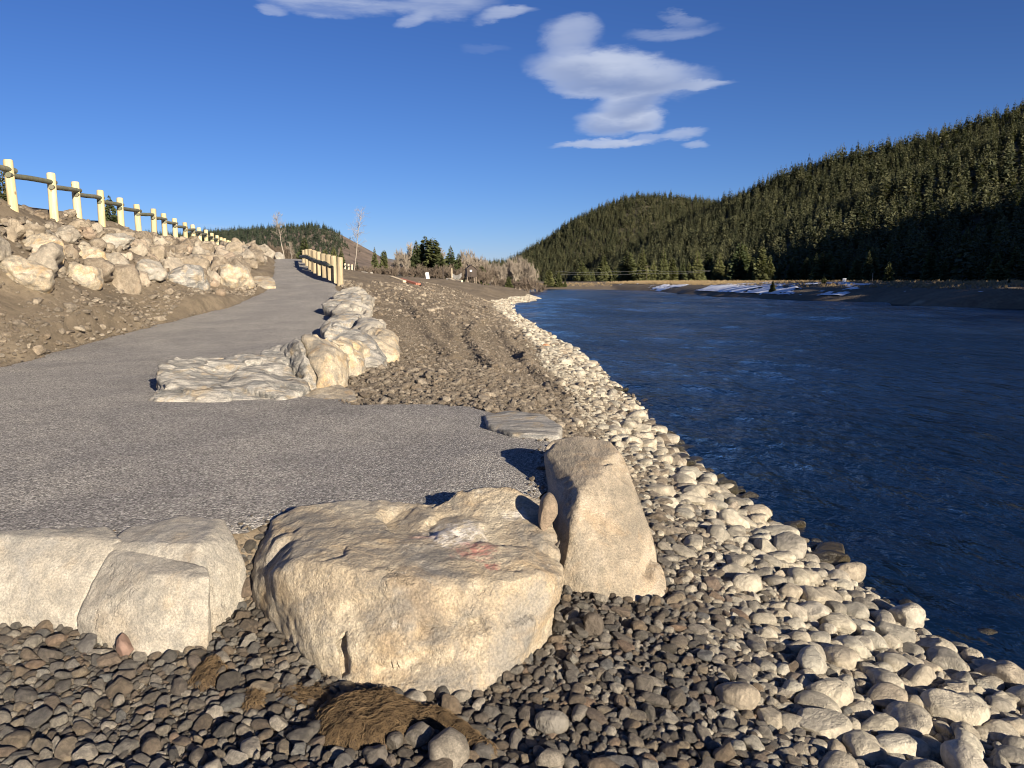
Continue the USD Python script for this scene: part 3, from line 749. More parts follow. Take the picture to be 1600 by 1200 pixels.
birch(446, 408, 431, 334, 62, 'thin leaning birch with pale trunk left of the path crest', 71, 3.9)
birch(457, 408, 452, 378, 64, 'short bare sapling close to the leaning birch', 72, 3.9, .03)
birch(553, 422, 564, 329, 78, 'thin upright birch with pale trunk right of the path fence', 73, 3.3)

# ------------------------------------------------------------------ the small things far down the shore
M['dark_wood'] = plain('dark_boards', (0.055, 0.043, 0.036), .85, .3, 3.0, .3, (1, 1, .1))
M['grey_wood'] = plain('grey_boards', (0.22, 0.18, 0.14), .85, .3, 3.0, .3)
M['white_paint'] = plain('white_paint', (0.72, 0.72, 0.70), .5, .08, 3.0)
M['red_paint'] = plain('red_paint', (0.33, 0.13, 0.085), .6, .2, 2.0)
M['pale_log'] = plain('pale_log', (0.48, 0.40, 0.28), .85, .25, 3.0, .3)


def box(cx, cy, cz, sx, sy, sz, rz=0, rx=0, ry=0):
    b = trimesh.creation.box([sx, sy, sz])
    b.apply_transform(trimesh.transformations.euler_matrix(rx, ry, rz)); b.apply_translation([cx, cy, cz])
    return np.array(b.vertices), np.array(b.faces)


def hut():
    b = P(736, 441, 125); zb = float(h(b[0], 125)); W, D, H = 1.6, 1.5, 2.9
    x = thing('wooden_hut', 'small dark wooden hut on stilts with a white notice beyond the dirt flat', 'hut', None, (b[0], 125, zb), 12)
    for sx in (-1, 1):
        for sy in (-1, 1): obj('leg', box(sx * (W / 2 - .06), sy * (D / 2 - .06), .45, .11, .11, 1.1), M['grey_wood'], x)
    obj('floor', box(0, 0, 1.0, W + .1, D + .1, .08), M['dark_wood'], x)
    for k in range(8): obj('board', box(-W / 2 + (k + .5) * W / 8, -D / 2, 1.65, W / 8 - .012, .035, 1.24), M['dark_wood'], x)
    for k in range(7): obj('board', box(W / 2, -D / 2 + (k + .5) * D / 7, 1.65, .035, D / 7 - .012, 1.24), M['dark_wood'], x)
    obj('wall', box(-W / 2, 0, 1.65, .035, D - .05, 1.24), M['dark_wood'], x); obj('wall', box(0, D / 2, 1.65, W - .05, .035, 1.24), M['dark_wood'], x)
    g = trimesh.creation.extrude_polygon(sg.Polygon([(-W / 2, 0), (W / 2, 0), (0, .62)]), D - .06, engine='earcut')
    g.apply_transform(trimesh.transformations.rotation_matrix(math.pi / 2, [1, 0, 0])); g.apply_translation([0, D / 2 - .03, 2.27])
    obj('gable', g, M['dark_wood'], x)
    a = math.atan2(.62, W / 2)
    for s in (-1, 1): obj('roof', box(s * (W / 4 + .08), 0, 2.27 + .31 - .02, math.hypot(W / 2, .62) + .28, D + .4, .05, 0, 0, s * a), M['grey_wood'] if s > 0 else M['dark_wood'], x)
    obj('notice', box(-.12, -D / 2 - .03, 1.95, .36, .02, .26), M['white_paint'], x)
    for k in range(5): obj('railing_slat', box(-W / 2 + .15 + k * .33, -D / 2 - .02, .6, .07, .03, .7), M['dark_wood'], x)


hut()
b = PZ(668, 433, 2.9); y = 100.0; b = P(668, 436, y); zb = float(h(b[0], y))
t = thing('leaning_board', 'small white leaning board standing at the foot of the conifer clump', 'board', None, (b[0], y, zb), 20)
obj('panel', box(0, 0, .42, .45, .04, .95, 0, -.35), M['white_paint'], t); obj('prop', box(0, .3, .38, .06, .04, .85, 0, .42), M['grey_wood'], t)
b = P(692.5, 432, 108); zb = float(h(b[0], 108))
tag(obj('wooden_post', tube([(b[0], 108, zb - .2), (b[0], 108, zb + 1.0), (b[0] + .02, 108, zb + 1.95)], [.09, .085, .08], 8), M['dark_wood']), 'lone dark wooden post standing on the dirt flat left of the hut', 'post')
b = P(706, 425, 135); zb = float(h(b[0], 135)); t = thing('net_post', 'pale pole with a sagging white net strung to its right', 'pole', None, (b[0], 135, zb))
obj('pole', tube([(0, 0, -.2), (0, 0, 1.5), (0, 0, 2.6)], [.1, .09, .08], 8), M['pale_log'], t)
net = []
for k in range(6):
    s = np.linspace(0, 1, 8); dz = .9 * 4 * s * (1 - s) * (.5 + .1 * k)
    net.append(tube(np.c_[s * 1.7, s * 0 - .02 * k, 1.75 - .13 * k - dz * (1 - .06 * k)], .016, 3))
for k in range(9): s = k / 8; net.append(tube([(s * 1.7, 0, 1.75 - 2 * s * (1 - s)), (s * 1.7, -.1, 1.1 - 1.6 * s * (1 - s))], .014, 3))
obj('net', join(net), M['white_paint'], t)
b = P(700, 424, 134); zb = float(h(b[0], 134)); t = thing('rowing_boat', 'little white upturned boat beside the pale net pole', 'boat', None, (b[0] - .1, 134, zb + .35))
hull = trimesh.creation.icosphere(3, 1); hull.vertices *= [.45, .3, .28]; hull.vertices[:, 2] = np.maximum(hull.vertices[:, 2], -.02)
obj('hull', hull, M['white_paint'], t, True); obj('keel', box(0, 0, .27, .7, .03, .05), M['grey_wood'], t)
for (u0, v0, u1, v1, m, lab) in [(611, 431.5, 632, 435.5, 'pale_log', 'pale weathered plank lying left of the red boards'), (626, 433, 652, 438, 'red_paint', 'upper of two long red boards lying on the dirt flat'), (636, 434.2, 655, 439.5, 'red_paint', 'lower of two long red boards lying on the dirt flat'), (648, 437, 661, 439.5, 'dark_wood', 'short dark timber at the end of the red boards')]:
    a, c = hit(u0, v0), hit(u1, v1)
    a = P(u0, v0, 68); c = P(u1, v1, 66); a[2] = h(a[0], a[1]) + .15; c[2] = h(c[0], c[1]) + .15
    mid, d = (a + c) / 2, c - a
    tag(obj('board', box(*mid, np.linalg.norm(d), .32, .16, math.atan2(d[1], d[0]), 0, -math.atan2(d[2], math.hypot(d[0], d[1]))), M[m]), lab, 'board')
for (u0, v0, u1, v1, y, r, lab) in [(701, 432, 722, 439, 104, .22, 'thick driftwood log lying between the dark post and the hut'), (752, 456.5, 790, 461.5, 72, .07, 'thin pale pole lying on the flat near the waterline')]:
    a, c = P(u0, v0, y), P(u1, v1, y - 3); a[2] = h(a[0], a[1]) + r * .7; c[2] = h(c[0], c[1]) + r * .7
    pts = [a + (c - a) * k / 6 + RNG.normal(0, r * .15, 3) for k in range(7)]
    tag(obj('driftwood_log', tube(pts, np.linspace(r, r * .75, 7), 9), M['pale_log'], smooth=40), lab, 'log')
# three pale posts of another fence, and power line
t = thing('short_fence', 'three pale posts of another fence right of the path fence, far off', 'fence')
for k, (u, v) in enumerate([(538.8, 411.5), (544.3, 412.4), (549.8, 413.2)]):
    a = P(u, v, 92 - 2 * k); obj('post', tube([(a[0], a[1], 3.2), (a[0], a[1], a[2] - .05), (a[0], a[1], a[2])], [.13, .13, .11], 10), M['pale_log'], t, 40)
_a = P(538.8, 415, 92); _c = P(549.8, 416.5, 88)
obj('rail', tube([_a, (_a + _c) / 2, _c], .06, 7), M['pale_log'], t, True)
t = thing('power_line', 'thin power line with a wooden pole in front of the dark hill foot', 'power line')
pb = P(1010.5, 432, 330); zt = P(1010.5, 414.5, 330)[2]
obj('pole', tube([(pb[0], 330, 1.5), (pb[0], 330, zt)], [.13, .1], 7), M['dark_wood'], t); obj('crossarm', box(pb[0], 330, zt - .5, 2.0, .12, .14), M['dark_wood'], t)
M['wire'] = plain('wire', (0.45, 0.45, 0.46), .4, .05)
for (v0, v1, v2, sag) in [(424.5, 422.5, 422, 1.2), (428, 427, 424, 1.2)]:
    p0, p1, p2 = P(868, v0, 330), P(1010.5, v1, 330), P(1110, v2, 330)
    for a, c in ((p0, p1), (p1, p2)):
        s = np.linspace(0, 1, 12)[:, None]; w = a + (c - a) * s; w[:, 2] -= (sag * 4 * s * (1 - s))[:, 0] * .4
        obj('wire', tube(w, .02, 3), M['wire'], t)
b = P(1319, 440, 108); zb = float(h(b[0], 108)); t = thing('sign', 'small white sign on a short post above the far bank', 'sign', None, (b[0], 108, zb))
obj('post', tube([(0, 0, -.2), (0, 0, .5)], .05, 6), M['grey_wood'], t); obj('panel', box(0, -.06, .62, .5, .03, .55), M['white_paint'], t)
b = P(1363, 440, 112); tag(obj('stake', tube([(b[0], 112, 2.2), (b[0], 112, P(1363, 427, 112)[2])], .05, 6), M['grey_wood']), 'thin stake standing between the sign and the medium conifer', 'stake')

# snow on the far bank, dry grass above it
M['snow'] = plain('snow', (0.78, 0.80, 0.84), .7, .06, 2.0, .3)
gx, gy = np.meshgrid(np.arange(0, 13, .22), np.arange(62, 262, .35))
wx = xf(gy) + gx; hz = ground_height(wx, gy)
dens = np.interp(gy, [62, 80, 92, 103, 150, 170, 200, 262], [.16, .24, .36, .60, .58, .42, .47, .38]) - .02 * np.abs(gx - 4.0) - .25 * (gx < 1.2) * (gy < 160)
sn = fbm(np.stack([wx * .33, gy * .12, 0 * gx], -1), 4, 51) * .75 + .25 * fbm(np.stack([wx * 1.9, gy * .9, 0 * gx], -1), 3, 52) + .12 * (fbm(np.stack([wx * .9, gy * .16, 0 * gx + 4], -1), 3, 57) - .5)
th = np.clip((dens - sn) * 1.1, 0, .10)
tag(obj('snow', grid_mesh(wx, gy, hz + .02 + th, th > .004), M['snow'], smooth=True), 'patches of snow lying on the shaded far bank', 'snow', None, 'stuff')


def blades(n, seed):
    rng = np.random.default_rng(seed); parts = []
    for k in range(n):
        a = rng.uniform(0, 6.28); l = rng.uniform(.5, 1); w = .035; b = np.array([rng.normal(0, .2), rng.normal(0, .2), 0])
        t = b + [math.cos(a) * .35 * l, math.sin(a) * .35 * l, l]; s = np.array([-math.sin(a), math.cos(a), 0]) * w
        parts.append((np.array([b - s, b + s, t]), np.array([[0, 1, 2]])))
    return join(parts)


n = 5200; gy_ = RNG.uniform(70, 270, n); gx_ = xf(gy_) + 5 + RNG.exponential(9, n)
yy2 = RNG.uniform(252, 300, 900); xx2 = RNG.uniform(-4, 60, 900)
gx_ = np.r_[gx_, xx2]; gy_ = np.r_[gy_, yy2]
ok = ground_height(gx_, gy_) > .8; gx_, gy_ = gx_[ok], gy_[ok]; n = len(gx_)
instancer('dry_grass', [(blades(26, k), M['dry_grass'], False) for k in range(3)], np.c_[gx_, gy_, ground_height(gx_, gy_) - .03], RNG.integers(0, 3, n), RNG.uniform(.2, .5, n) * np.where(gy_ > 200, 1.4, 1), quats_yaw_tilt(n, RNG, .1), 'dry tan grass along the top of the far bank and on the sandbar', 'grass')

# ------------------------------------------------------------------ boulders


def hull(pts):
    return manifold3d.Manifold.hull_points(np.asarray(pts, np.float32).tolist())


def carve(hulls, res, seed, amp=.03, freq=3.0, smooth_it=6, crag=.5, aniso=(1, 1, 1), chips=0, chip_r=.2, chip_d=.03, cut=None):
    m = hulls[0]
    for q in hulls[1:]: m = m + q
    if cut is not None: m = m - cut
    m = m.refine_to_length(res)
    k = m.to_mesh(); t = trimesh.Trimesh(k.vert_properties[:, :3], k.tri_verts, process=True)
    trimesh.smoothing.filter_taubin(t, lamb=.5, nu=.5 * 1.02, iterations=smooth_it)
    rng = np.random.default_rng(seed + 77); v = np.array(t.vertices); n = np.array(t.vertex_normals)
    for k in range(chips):                                            # flat fracture faces with crisp edges
        j = rng.integers(len(v)); nn = n[j] + rng.normal(0, .2, 3); nn /= np.linalg.norm(nn); R_ = chip_r * rng.uniform(.5, 1.5); dep = chip_d * rng.uniform(.3, 1.0) * R_ / chip_r
        dd = v - (v[j] - nn * dep); over = dd @ nn; far_ = np.linalg.norm(v - v[j], axis=1) / R_
        near = (over > 0) & (far_ < 1) & (over < 4 * dep) & (n @ nn > .25)
        v[near] -= nn * (over[near] * .95 * np.clip(7.0 - 7.0 * far_[near], 0, 1))[:, None]
    n = np.array(trimesh.Trimesh(v, t.faces, process=False).vertex_normals)
    q = v * np.asarray(aniso) * freq
    d = amp * 2 * (fbm(q, 4, seed) - .5)
    ridge = 1 - np.abs(2 * fbm(q * .9 + 17, 4, seed + 5) - 1) * 2
    d += amp * crag * np.clip(ridge, -1, 1)
    step = fbm(q * .6 + 31, 3, seed + 9) * 6; d += amp * crag * .8 * (np.floor(step) + np.clip((step % 1) * 4, 0, 1) - step)      # broken ledges
    d += amp * .4 * (fbm(q * 6, 3, seed + 7) - .5) * 2
    v = v + n * d[:, None]
    return trimesh.Trimesh(v, t.faces, process=False)


def pts_y(lst):
    return [P(u, v, y) for u, v, y in lst]


def with_base(pts, zlow=.2, grow_=1.0):
    pts = np.array(pts); low = pts[pts[:, 2] < np.percentile(pts[:, 2], 55)].copy()
    c = pts.mean(0); low[:, :2] = c[:2] + (low[:, :2] - c[:2]) * grow_; low[:, 2] = zlow
    return np.vstack([pts, low])


PATCH = [(P(705, 838, 4.45), 0.24, (0.62, 0.58, 0.53), .95), (P(660, 845, 4.4), .10, (0.5, 0.24, 0.17), .45), (P(745, 868, 4.2), 0.17, (0.42, 0.17, 0.14), .75), (P(768, 888, 4.02), 0.06, (0.50, 0.12, 0.11), .5), (P(805, 805, 4.75), .09, (0.68, 0.64, 0.58), .6)]
M['boulder_main'] = rock_mat('boulder_granite', (0.44, 0.385, 0.29), (0.36, 0.30, 0.215), (0.20, 0.185, 0.16), 1.6, .75, 70, (0.361, 0.244, 0.118), .35, (0.521, 0.479, 0.403), stains=PATCH, object_bump=0.067, grey=((0.235, 0.225, 0.205), .6))
M['boulder_pale'] = rock_mat('boulder_pale', (0.36, 0.335, 0.285), (0.30, 0.275, 0.23), (0.20, 0.192, 0.172), 1.8, .6, 90, (0.353, 0.260, 0.151), .3, object_bump=0.038, grey=((0.235, 0.23, 0.215), .6))
M['boulder_grain'] = rock_mat('boulder_grained', (0.39, 0.335, 0.26), (0.325, 0.275, 0.205), (0.215, 0.19, 0.15), 2.2, .7, 80, (0.378, 0.260, 0.143), .3, strata=((.5, .35, .2), (1, .25, 1)), object_bump=0.057, grey=((0.25, 0.225, 0.185), .5))
M['boulder_gneiss'] = rock_mat('boulder_gneiss', (0.44, 0.415, 0.365), (0.32, 0.305, 0.275), (0.13, 0.13, 0.125), 2.6, .8, 60, (0.378, 0.277, 0.143), .45, (0.504, 0.470, 0.420), strata=((.2, .5, .5), (.35, 1.6, 1.6)), object_bump=0.057, shift=.045, grey=((0.19, 0.195, 0.195), .75))
M['boulder_cream'] = rock_mat('boulder_cream', (0.46, 0.405, 0.31), (0.385, 0.325, 0.235), (0.22, 0.20, 0.165), 2.2, .7, 60, (0.420, 0.277, 0.126), .55, (0.521, 0.470, 0.386), object_bump=0.057, shift=.02, grey=((0.25, 0.24, 0.22), .55))
M['riprap'] = rock_mat('embankment_rock', (0.40, 0.35, 0.275), (0.275, 0.23, 0.17), (0.125, 0.105, 0.08), 2.2, .9, 40, (0.28, 0.19, 0.115), .35, (0.45, 0.41, 0.35), random_shift=True, tint_random=(.5, ((.05, (0.14, 0.115, 0.088)), (.25, (0.20, 0.16, 0.115)), (.45, (0.28, 0.235, 0.175)), (.6, (0.25, 0.235, 0.205)), (.8, (0.42, 0.37, 0.295)), (.95, (0.32, 0.235, 0.17)))), object_bump=.07)

FOOTPRINTS = []


def boulder(name, mesh, mat, label, foot=True, cat='boulder'):
    t = mesh
    o = obj(name, t, mat, smooth=50)
    tag(o, label, cat)
    if foot:
        v = np.array(t.vertices); zb = np.percentile(v[:, 2], 25)
        v = v[v[:, 2] < zb + .35]
        FOOTPRINTS.append(sg.MultiPoint(v[:, :2]).convex_hull.buffer(-.03))
    return o


# 1 the big boulder in front
top = [(425, 812, 4.9), (470, 790, 5.0), (560, 784, 5.05), (680, 788, 5.0), (850, 800, 4.85), (876, 850, 4.45), (880, 888, 4.15), (800, 908, 3.86), (700, 918, 3.82), (600, 905, 3.85), (520, 884, 3.95), (440, 880, 4.1), (395, 880, 4.62)]
low = [(392, 920, 4.5), (425, 960, 4.2), (470, 1010, 3.95), (512, 1052, 3.72), (560, 1085, 3.58), (640, 1100, 3.5), (740, 1090, 3.53), (790, 1060, 3.66), (835, 1000, 3.98), (868, 935, 4.25)]
bm = with_base(pts_y(top + low), .25, .9)
bump_ = pts_y([(675, 795, 4.9), (715, 768, 5.02), (760, 760, 5.05), (800, 764, 5.0), (848, 785, 4.9), (870, 845, 4.55), (800, 850, 4.5), (720, 815, 4.7)]); bump_ = np.vstack([bump_, np.array(bump_) - [0, -.02, .3]])
NOTCH = hull(pts_y([(518, 1005, 3.3), (550, 968, 3.4), (556, 1010, 3.3), (556, 1068, 3.2), (530, 1075, 3.2), (526, 1010, 3.8), (543, 988, 3.83), (547, 1050, 3.72), (534, 1060, 3.69)]))
boulder('boulder', carve([hull(bm), hull(bump_)], .017, 3, .024, 3.4, 4, .42, chips=45, chip_r=.2, chip_d=.02, cut=NOTCH), M['boulder_main'], 'huge tan boulder in the foreground with whitish and reddish smears on its flat top')
# 2, 3 the blocks at lower left
A = pts_y([(-150, 843, 4.45), (0, 838, 4.45), (60, 826, 4.55), (170, 824, 4.6), (190, 844, 4.42), (150, 900, 4.25), (120, 962, 4.15), (40, 962, 4.2), (-20, 958, 4.2), (-150, 960, 4.2), (0, 885, 4.35), (-150, 890, 4.4)])
boulder('boulder', carve([hull(with_base(A, .3, 1.))], .02, 11, .012, 3, 3, .6), M['boulder_pale'], 'pale angular boulder with a sloping face at the left edge of the foreground')
B1 = pts_y([(165, 848, 4.42), (200, 824, 4.65), (285, 807, 4.85), (348, 812, 4.8), (312, 850, 4.3), (190, 858, 4.35), (366, 845, 4.62), (384, 885, 4.55), (380, 940, 4.45), (362, 968, 4.35), (325, 985, 4.1), (310, 880, 4.2), (200, 930, 4.2)])
B2 = pts_y([(168, 868, 4.33), (186, 853, 4.4), (243, 886, 4.18), (324, 889, 4.15), (326, 905, 4.05), (324, 1002, 3.97), (222, 1018, 3.92), (150, 985, 4.02), (120, 965, 4.1), (140, 920, 4.2), (235, 900, 4.06)])
boulder('boulder', carve([hull(with_base(B1, .3, 1.)), hull(with_base(B2, .3, 1.))], .018, 12, .010, 3.2, 3, .6), M['boulder_pale'], 'pale grey square-cut block with a stepped ledge, left of the huge boulder')
# 4 the tall leaning one
T = pts_y([(851, 702, 6.1), (862, 689, 6.25), (900, 682, 6.3), (952, 689, 6.2), (970, 708, 5.95), (985, 752, 5.7), (1005, 800, 5.5), (1024, 855, 5.2), (1041, 912, 4.9), (1036, 938, 4.75), (1000, 948, 4.66), (930, 944, 4.66), (872, 925, 4.78), (876, 892, 4.95), (867, 830, 5.25), (861, 765, 5.65), (908, 766, 5.18), (935, 748, 5.38), (892, 835, 4.86), (950, 850, 4.97), (975, 765, 5.5), (884, 880, 4.8)])
boulder('boulder', carve([hull(with_base(T, .3, .97))], .02, 14, .016, 2.6, 7, .4, chips=6, chip_r=.3, chip_d=.012), M['boulder_grain'], 'tall smooth tan boulder at the corner of the gravel pad, right of the huge boulder')
# 5 flat slab at the pad's right corner
S = [on_path(u, v) + [0, 0, z] for u, v, z in [(756, 652, .02), (800, 648, .05), (850, 656, .06), (878, 672, .04), (872, 686, .02), (800, 684, .05), (762, 672, .05)]]
S = np.vstack([S, np.array(S) - [0, 0, .4]]); boulder('boulder', carve([hull(S)], .03, 15, .012, 4, 5, .5), M['boulder_gneiss'], 'flat greenish grey slab set flush at the right corner of the gravel pad')


# 6.. the row of boulders along the path edge
def rockbox(u0, v0, u1, v1, y, depth, seed, n=13, skew=0.0, zlow=None):
    """A random many-sided block that fills the given outline."""
    rng = np.random.default_rng(seed)
    p = rng.normal(0, 1, (n * 3, 3)); p /= np.abs(p).max(1, keepdims=True) ** .55 * np.linalg.norm(p, axis=1, keepdims=True) ** .45
    p = p[:n + 4]
    lo, hi = p.min(0), p.max(0); p = (p - lo) / (hi - lo) * 2 - 1
    a, b = P(u0, v1, y), P(u1, v0, y + depth * .5)
    c = (a + b) / 2; c[1] = y + depth / 2
    s = np.array([(b[0] - a[0]) / 2, depth / 2, (b[2] - a[2]) / 2])
    q = c + p * s; q[:, 0] += skew * p[:, 2] * s[0]
    return with_base(q, (a[2] - .25) if zlow is None else zlow, 1.0)


b1 = pts_y([(250, 590, 10.6), (252, 572, 10.9), (275, 560, 11.3), (330, 556, 11.5), (400, 556, 11.5), (440, 572, 11.2), (478, 600, 10.7), (480, 612, 10.4), (440, 628, 10.0), (380, 629, 9.95), (300, 629, 9.95), (260, 612, 10.2), (345, 590, 10.5), (420, 600, 10.3)])
b1f = pts_y([(234, 624, 10.0), (250, 608, 10.15), (285, 597, 10.3), (325, 598, 10.3), (350, 612, 10.1), (366, 629, 9.85), (300, 630, 9.82), (240, 629, 9.85)])
boulder('boulder', carve([hull(with_base(b1, .8, 1)), hull(with_base(b1f, .8, 1))], .03, 21, .05, 2.2, 3, 1.0, (.6, 1.4, 1.6), chips=30, chip_r=.4, chip_d=.05), M['boulder_gneiss'], 'long low streaked grey slab boulder across the path, front of the rock row')
b2a = pts_y([(404, 560, 11.4), (412, 546, 11.7), (440, 541, 11.8), (470, 560, 11.3), (480, 590, 11.0), (440, 600, 10.9), (410, 580, 11.2)])
b2b = pts_y([(442, 545, 11.6), (466, 531, 11.5), (482, 540, 11.8), (498, 580, 11.1), (494, 608, 10.8), (470, 600, 10.85), (452, 570, 11.2), (468, 537, 11.2)])
boulder('boulder', carve([hull(with_base(b2a, .8, 1)), hull(with_base(b2b, .8, 1))], .03, 22, .035, 3, 2, .9, chips=22, chip_r=.3, chip_d=.05), M['boulder_gneiss'], 'jagged dark grey peaked boulder behind the long slab in the rock row')
row = [([(475, 529, 11.6), (500, 520, 11.9), (525, 529, 12.0), (539, 552, 11.6), (538, 590, 11.2), (522, 608, 10.9), (498, 606, 10.9), (486, 562, 11.1), (514, 556, 11.0), (470, 548, 11.8)], 23, 'boulder_cream', 'big cream boulder with flat facets right of the jagged peaked one'),
       ([(524, 545, 13.0), (536, 532, 13.3), (556, 534, 13.4), (568, 548, 13.0), (564, 576, 12.6), (540, 586, 12.5), (527, 575, 12.6), (548, 552, 12.6)], 24, 'boulder_cream', 'yellowish rounded boulder between the big cream one and the leaning slab'),
       ([(508, 520, 14.4), (525, 510, 14.7), (548, 516, 14.6), (580, 536, 14.2), (602, 564, 13.9), (598, 575, 13.7), (576, 576, 13.7), (558, 562, 13.7), (530, 540, 14.0), (555, 535, 14.0)], 25, 'boulder_gneiss', 'grey leaning slab boulder in the middle of the rock row'),
       ([(552, 522, 15.4), (574, 513, 15.8), (600, 516, 15.7), (616, 530, 15.3), (622, 552, 14.9), (604, 564, 14.6), (578, 556, 14.7), (585, 532, 14.9)], 26, 'boulder_cream', 'orange-stained cream boulder at the right edge of the rock row'),
       ([(502, 514, 18.6), (512, 500, 18.9), (534, 489, 19.3), (558, 491, 19.2), (564, 514, 18.4), (534, 523, 17.9), (508, 521, 18.1), (524, 505, 18.4)], 27, 'boulder_gneiss', 'grey boulder with a dark flank overhanging the path'),
       ([(550, 512, 18.2), (562, 498, 18.6), (584, 498, 18.6), (598, 508, 18.3), (598, 526, 17.6), (566, 528, 17.4), (575, 512, 17.8)], 28, 'boulder_pale', 'pale blocky boulder beside the dark-flanked one'),
       ([(520, 488, 21.6), (534, 472, 22.2), (560, 472, 22.2), (578, 484, 21.8), (576, 500, 21.0), (535, 502, 20.8), (552, 484, 21.4)], 29, 'boulder_pale', 'white-flecked boulder in the upper half of the rock row'),
       ([(502, 476, 23.6), (522, 462, 24.4), (550, 458, 24.6), (564, 466, 24.2), (560, 488, 23.0), (520, 488, 22.8), (535, 472, 23.6)], 30, 'boulder_gneiss', 'long flat grey boulder overhanging the path near its upper end'),
       ([(544, 470, 24.4), (556, 458, 25.0), (576, 462, 24.8), (580, 486, 23.6), (552, 490, 23.4)], 31, 'boulder_pale', 'squat pale boulder at the right of the long flat grey one'),
       ([(520, 462, 27.2), (536, 450, 27.8), (560, 448, 27.8), (572, 458, 27.4), (566, 472, 26.6), (530, 473, 26.4)], 32, 'boulder_pale', 'uppermost boulder of the rock row, below the nearest fence post')]
for (pl, s, m, lab) in row:
    q = np.array(pts_y(pl)); back = q.copy(); back[:, 1] += .9 + .02 * back[:, 1]; back[:, :1] = back[:, :1] * .5 + .5 * q[:, 0].mean(); back[:, 2] = back[:, 2] * .6 + .4 * q[:, 2].mean() - .05
    base = np.vstack([q, back]); low_ = base.copy(); low_[:, 2] = q[:, 2].min() - .35
    boulder('boulder', carve([hull(np.vstack([base, low_]))], .042, s, .035, 2.8, 2, .9, chips=24, chip_r=.36, chip_d=.06), M[m], lab)
lowr = pts_y([(470, 622, 10.3), (495, 608, 10.7), (530, 602, 10.9), (552, 612, 10.5), (558, 628, 10.0), (500, 629, 9.98)])
boulder('boulder', carve([hull(with_base(lowr, .8, 1))], .03, 33, .02, 3, 4, .7), M['boulder_cream'], 'low flat tan rock at the right end of the long slab')
# block on the left of the path, round stone, rocks on the crest
blk = pts_y([(394, 446, 31.5), (396, 432, 32.5), (420, 431, 33), (429, 437, 32.3), (431, 447, 31.3), (400, 448, 31.2)])
boulder('boulder', carve([hull(with_base(blk, 2.0, 1))], .06, 34, .02, 2, 3, .4), M['boulder_cream'], 'flat-topped tan block at the left edge of the path below the fence posts')
for (u0, v0, u1, v1, y, s, m, lab) in [(374, 386, 393, 403, 54, 41, 'boulder_cream', 'rounded pale boulder at the end of the log fence, leftmost on the crest'), (394, 389, 411, 402, 53, 42, 'boulder_cream', 'second rounded boulder on the crest, right of the leftmost'), (410, 393, 428, 403, 53, 43, 'boulder_pale', 'wide low pale boulder on the crest beside the path'), (425, 394, 442, 406, 52.5, 44, 'boulder_pale', 'wedge-shaped pale boulder on the crest nearest the path'), (386, 396, 397, 404, 52, 45, 'boulder_cream', 'small stone tucked under the crest boulders')]:
    boulder('boulder', carve([hull(rockbox(u0, v0, u1, v1 + 2, y, 1.0, s, 14))], .07, s, .03, 2, 4, .4), M[m], lab)
for (u0, v0, u1, v1, y, s, m, lab) in [(560, 424, 576, 430, 69, 46, 'boulder_pale', 'small pale rock lying right of the path fence on the flat'), (577, 425, 583, 429, 69, 47, 'boulder_pale', 'tiny grey rock beside the small pale one on the flat')]:
    boulder('boulder', carve([hull(rockbox(u0, v0, u1, v1 + 1, y, .7, s, 12))], .1, s, .03, 2, 3, .4), M[m], lab)

# ------------------------------------------------------------------ embankment rocks
toe = np.array([[-12.6, 12.6], [-11.7, 17], [-11.4, 22], [-11.2, 28], [-11.7, 33], [-14.2, 43], [-16.9, 52]]); crest = np.array([[-14.8, 12.], [-13.7, 17], [-14.4, 21.5], [-15.2, 26], [-16.2, 31], [-18.3, 41], [-21, 51]])
ty = np.linspace(0, 1, 7)
cand = []
for k in range(9000):
    s = random.random(); t = random.random() if k > 500 else random.uniform(.04, .42)
    a = np.array([np.interp(s, ty, toe[:, 0]), np.interp(s, ty, toe[:, 1])]); c = np.array([np.interp(s, ty, crest[:, 0]), np.interp(s, ty, crest[:, 1])])
    p = a + (c - a) * (.03 + t * .72); r = (random.uniform(.48, .74) if k < 500 else random.uniform(.3, .6) if k < 1400 else random.uniform(.13, .34)) * (1.12 - .45 * t)
    cand.append((p[0], p[1], r, t))
big = [(70, 392, 29, .5, 'large rounded pale boulder in the embankment below the second fence post'), (42, 432, 35, .55, 'pinkish rounded boulder at the foot of the embankment near the left edge'), (233, 427, 25, .6, 'white rounded boulder at the foot of the embankment, middle'), (133, 436, 27, .6, 'cream streaked boulder at the foot of the embankment left of the white one'), (296, 440, 31, .65, 'broad tan boulder at the foot of the embankment right of the white one'), (366, 438, 31, .6, 'biggest tan boulder at the right foot of the embankment beside the path'), (183, 380, 22, .5, 'grey angular boulder midway up the embankment below the fourth post'), (140, 402, 22, .5, 'pink-tinged blocky boulder in the middle of the embankment')]
rocks = []
for (u, v, rp, zf, lab) in big:
    q = hit(u, v + rp * .2); r = rp / FPX * q[1]
    rocks.append((q[0], q[1], r, .3, lab))
kept = [(r[0], r[1], r[2]) for r in rocks]
for (x, y, r, t) in cand:
    K = np.array(kept); dd = np.hypot(K[:, 0] - x, K[:, 1] - y)
    if (dd > .75 * (K[:, 2] + r)).all() and not PATH.buffer(r * .6).contains(sg.Point(x, y)):
        kept.append((x, y, r)); rocks.append((x, y, r, t, None))
    if len(kept) > 235: break


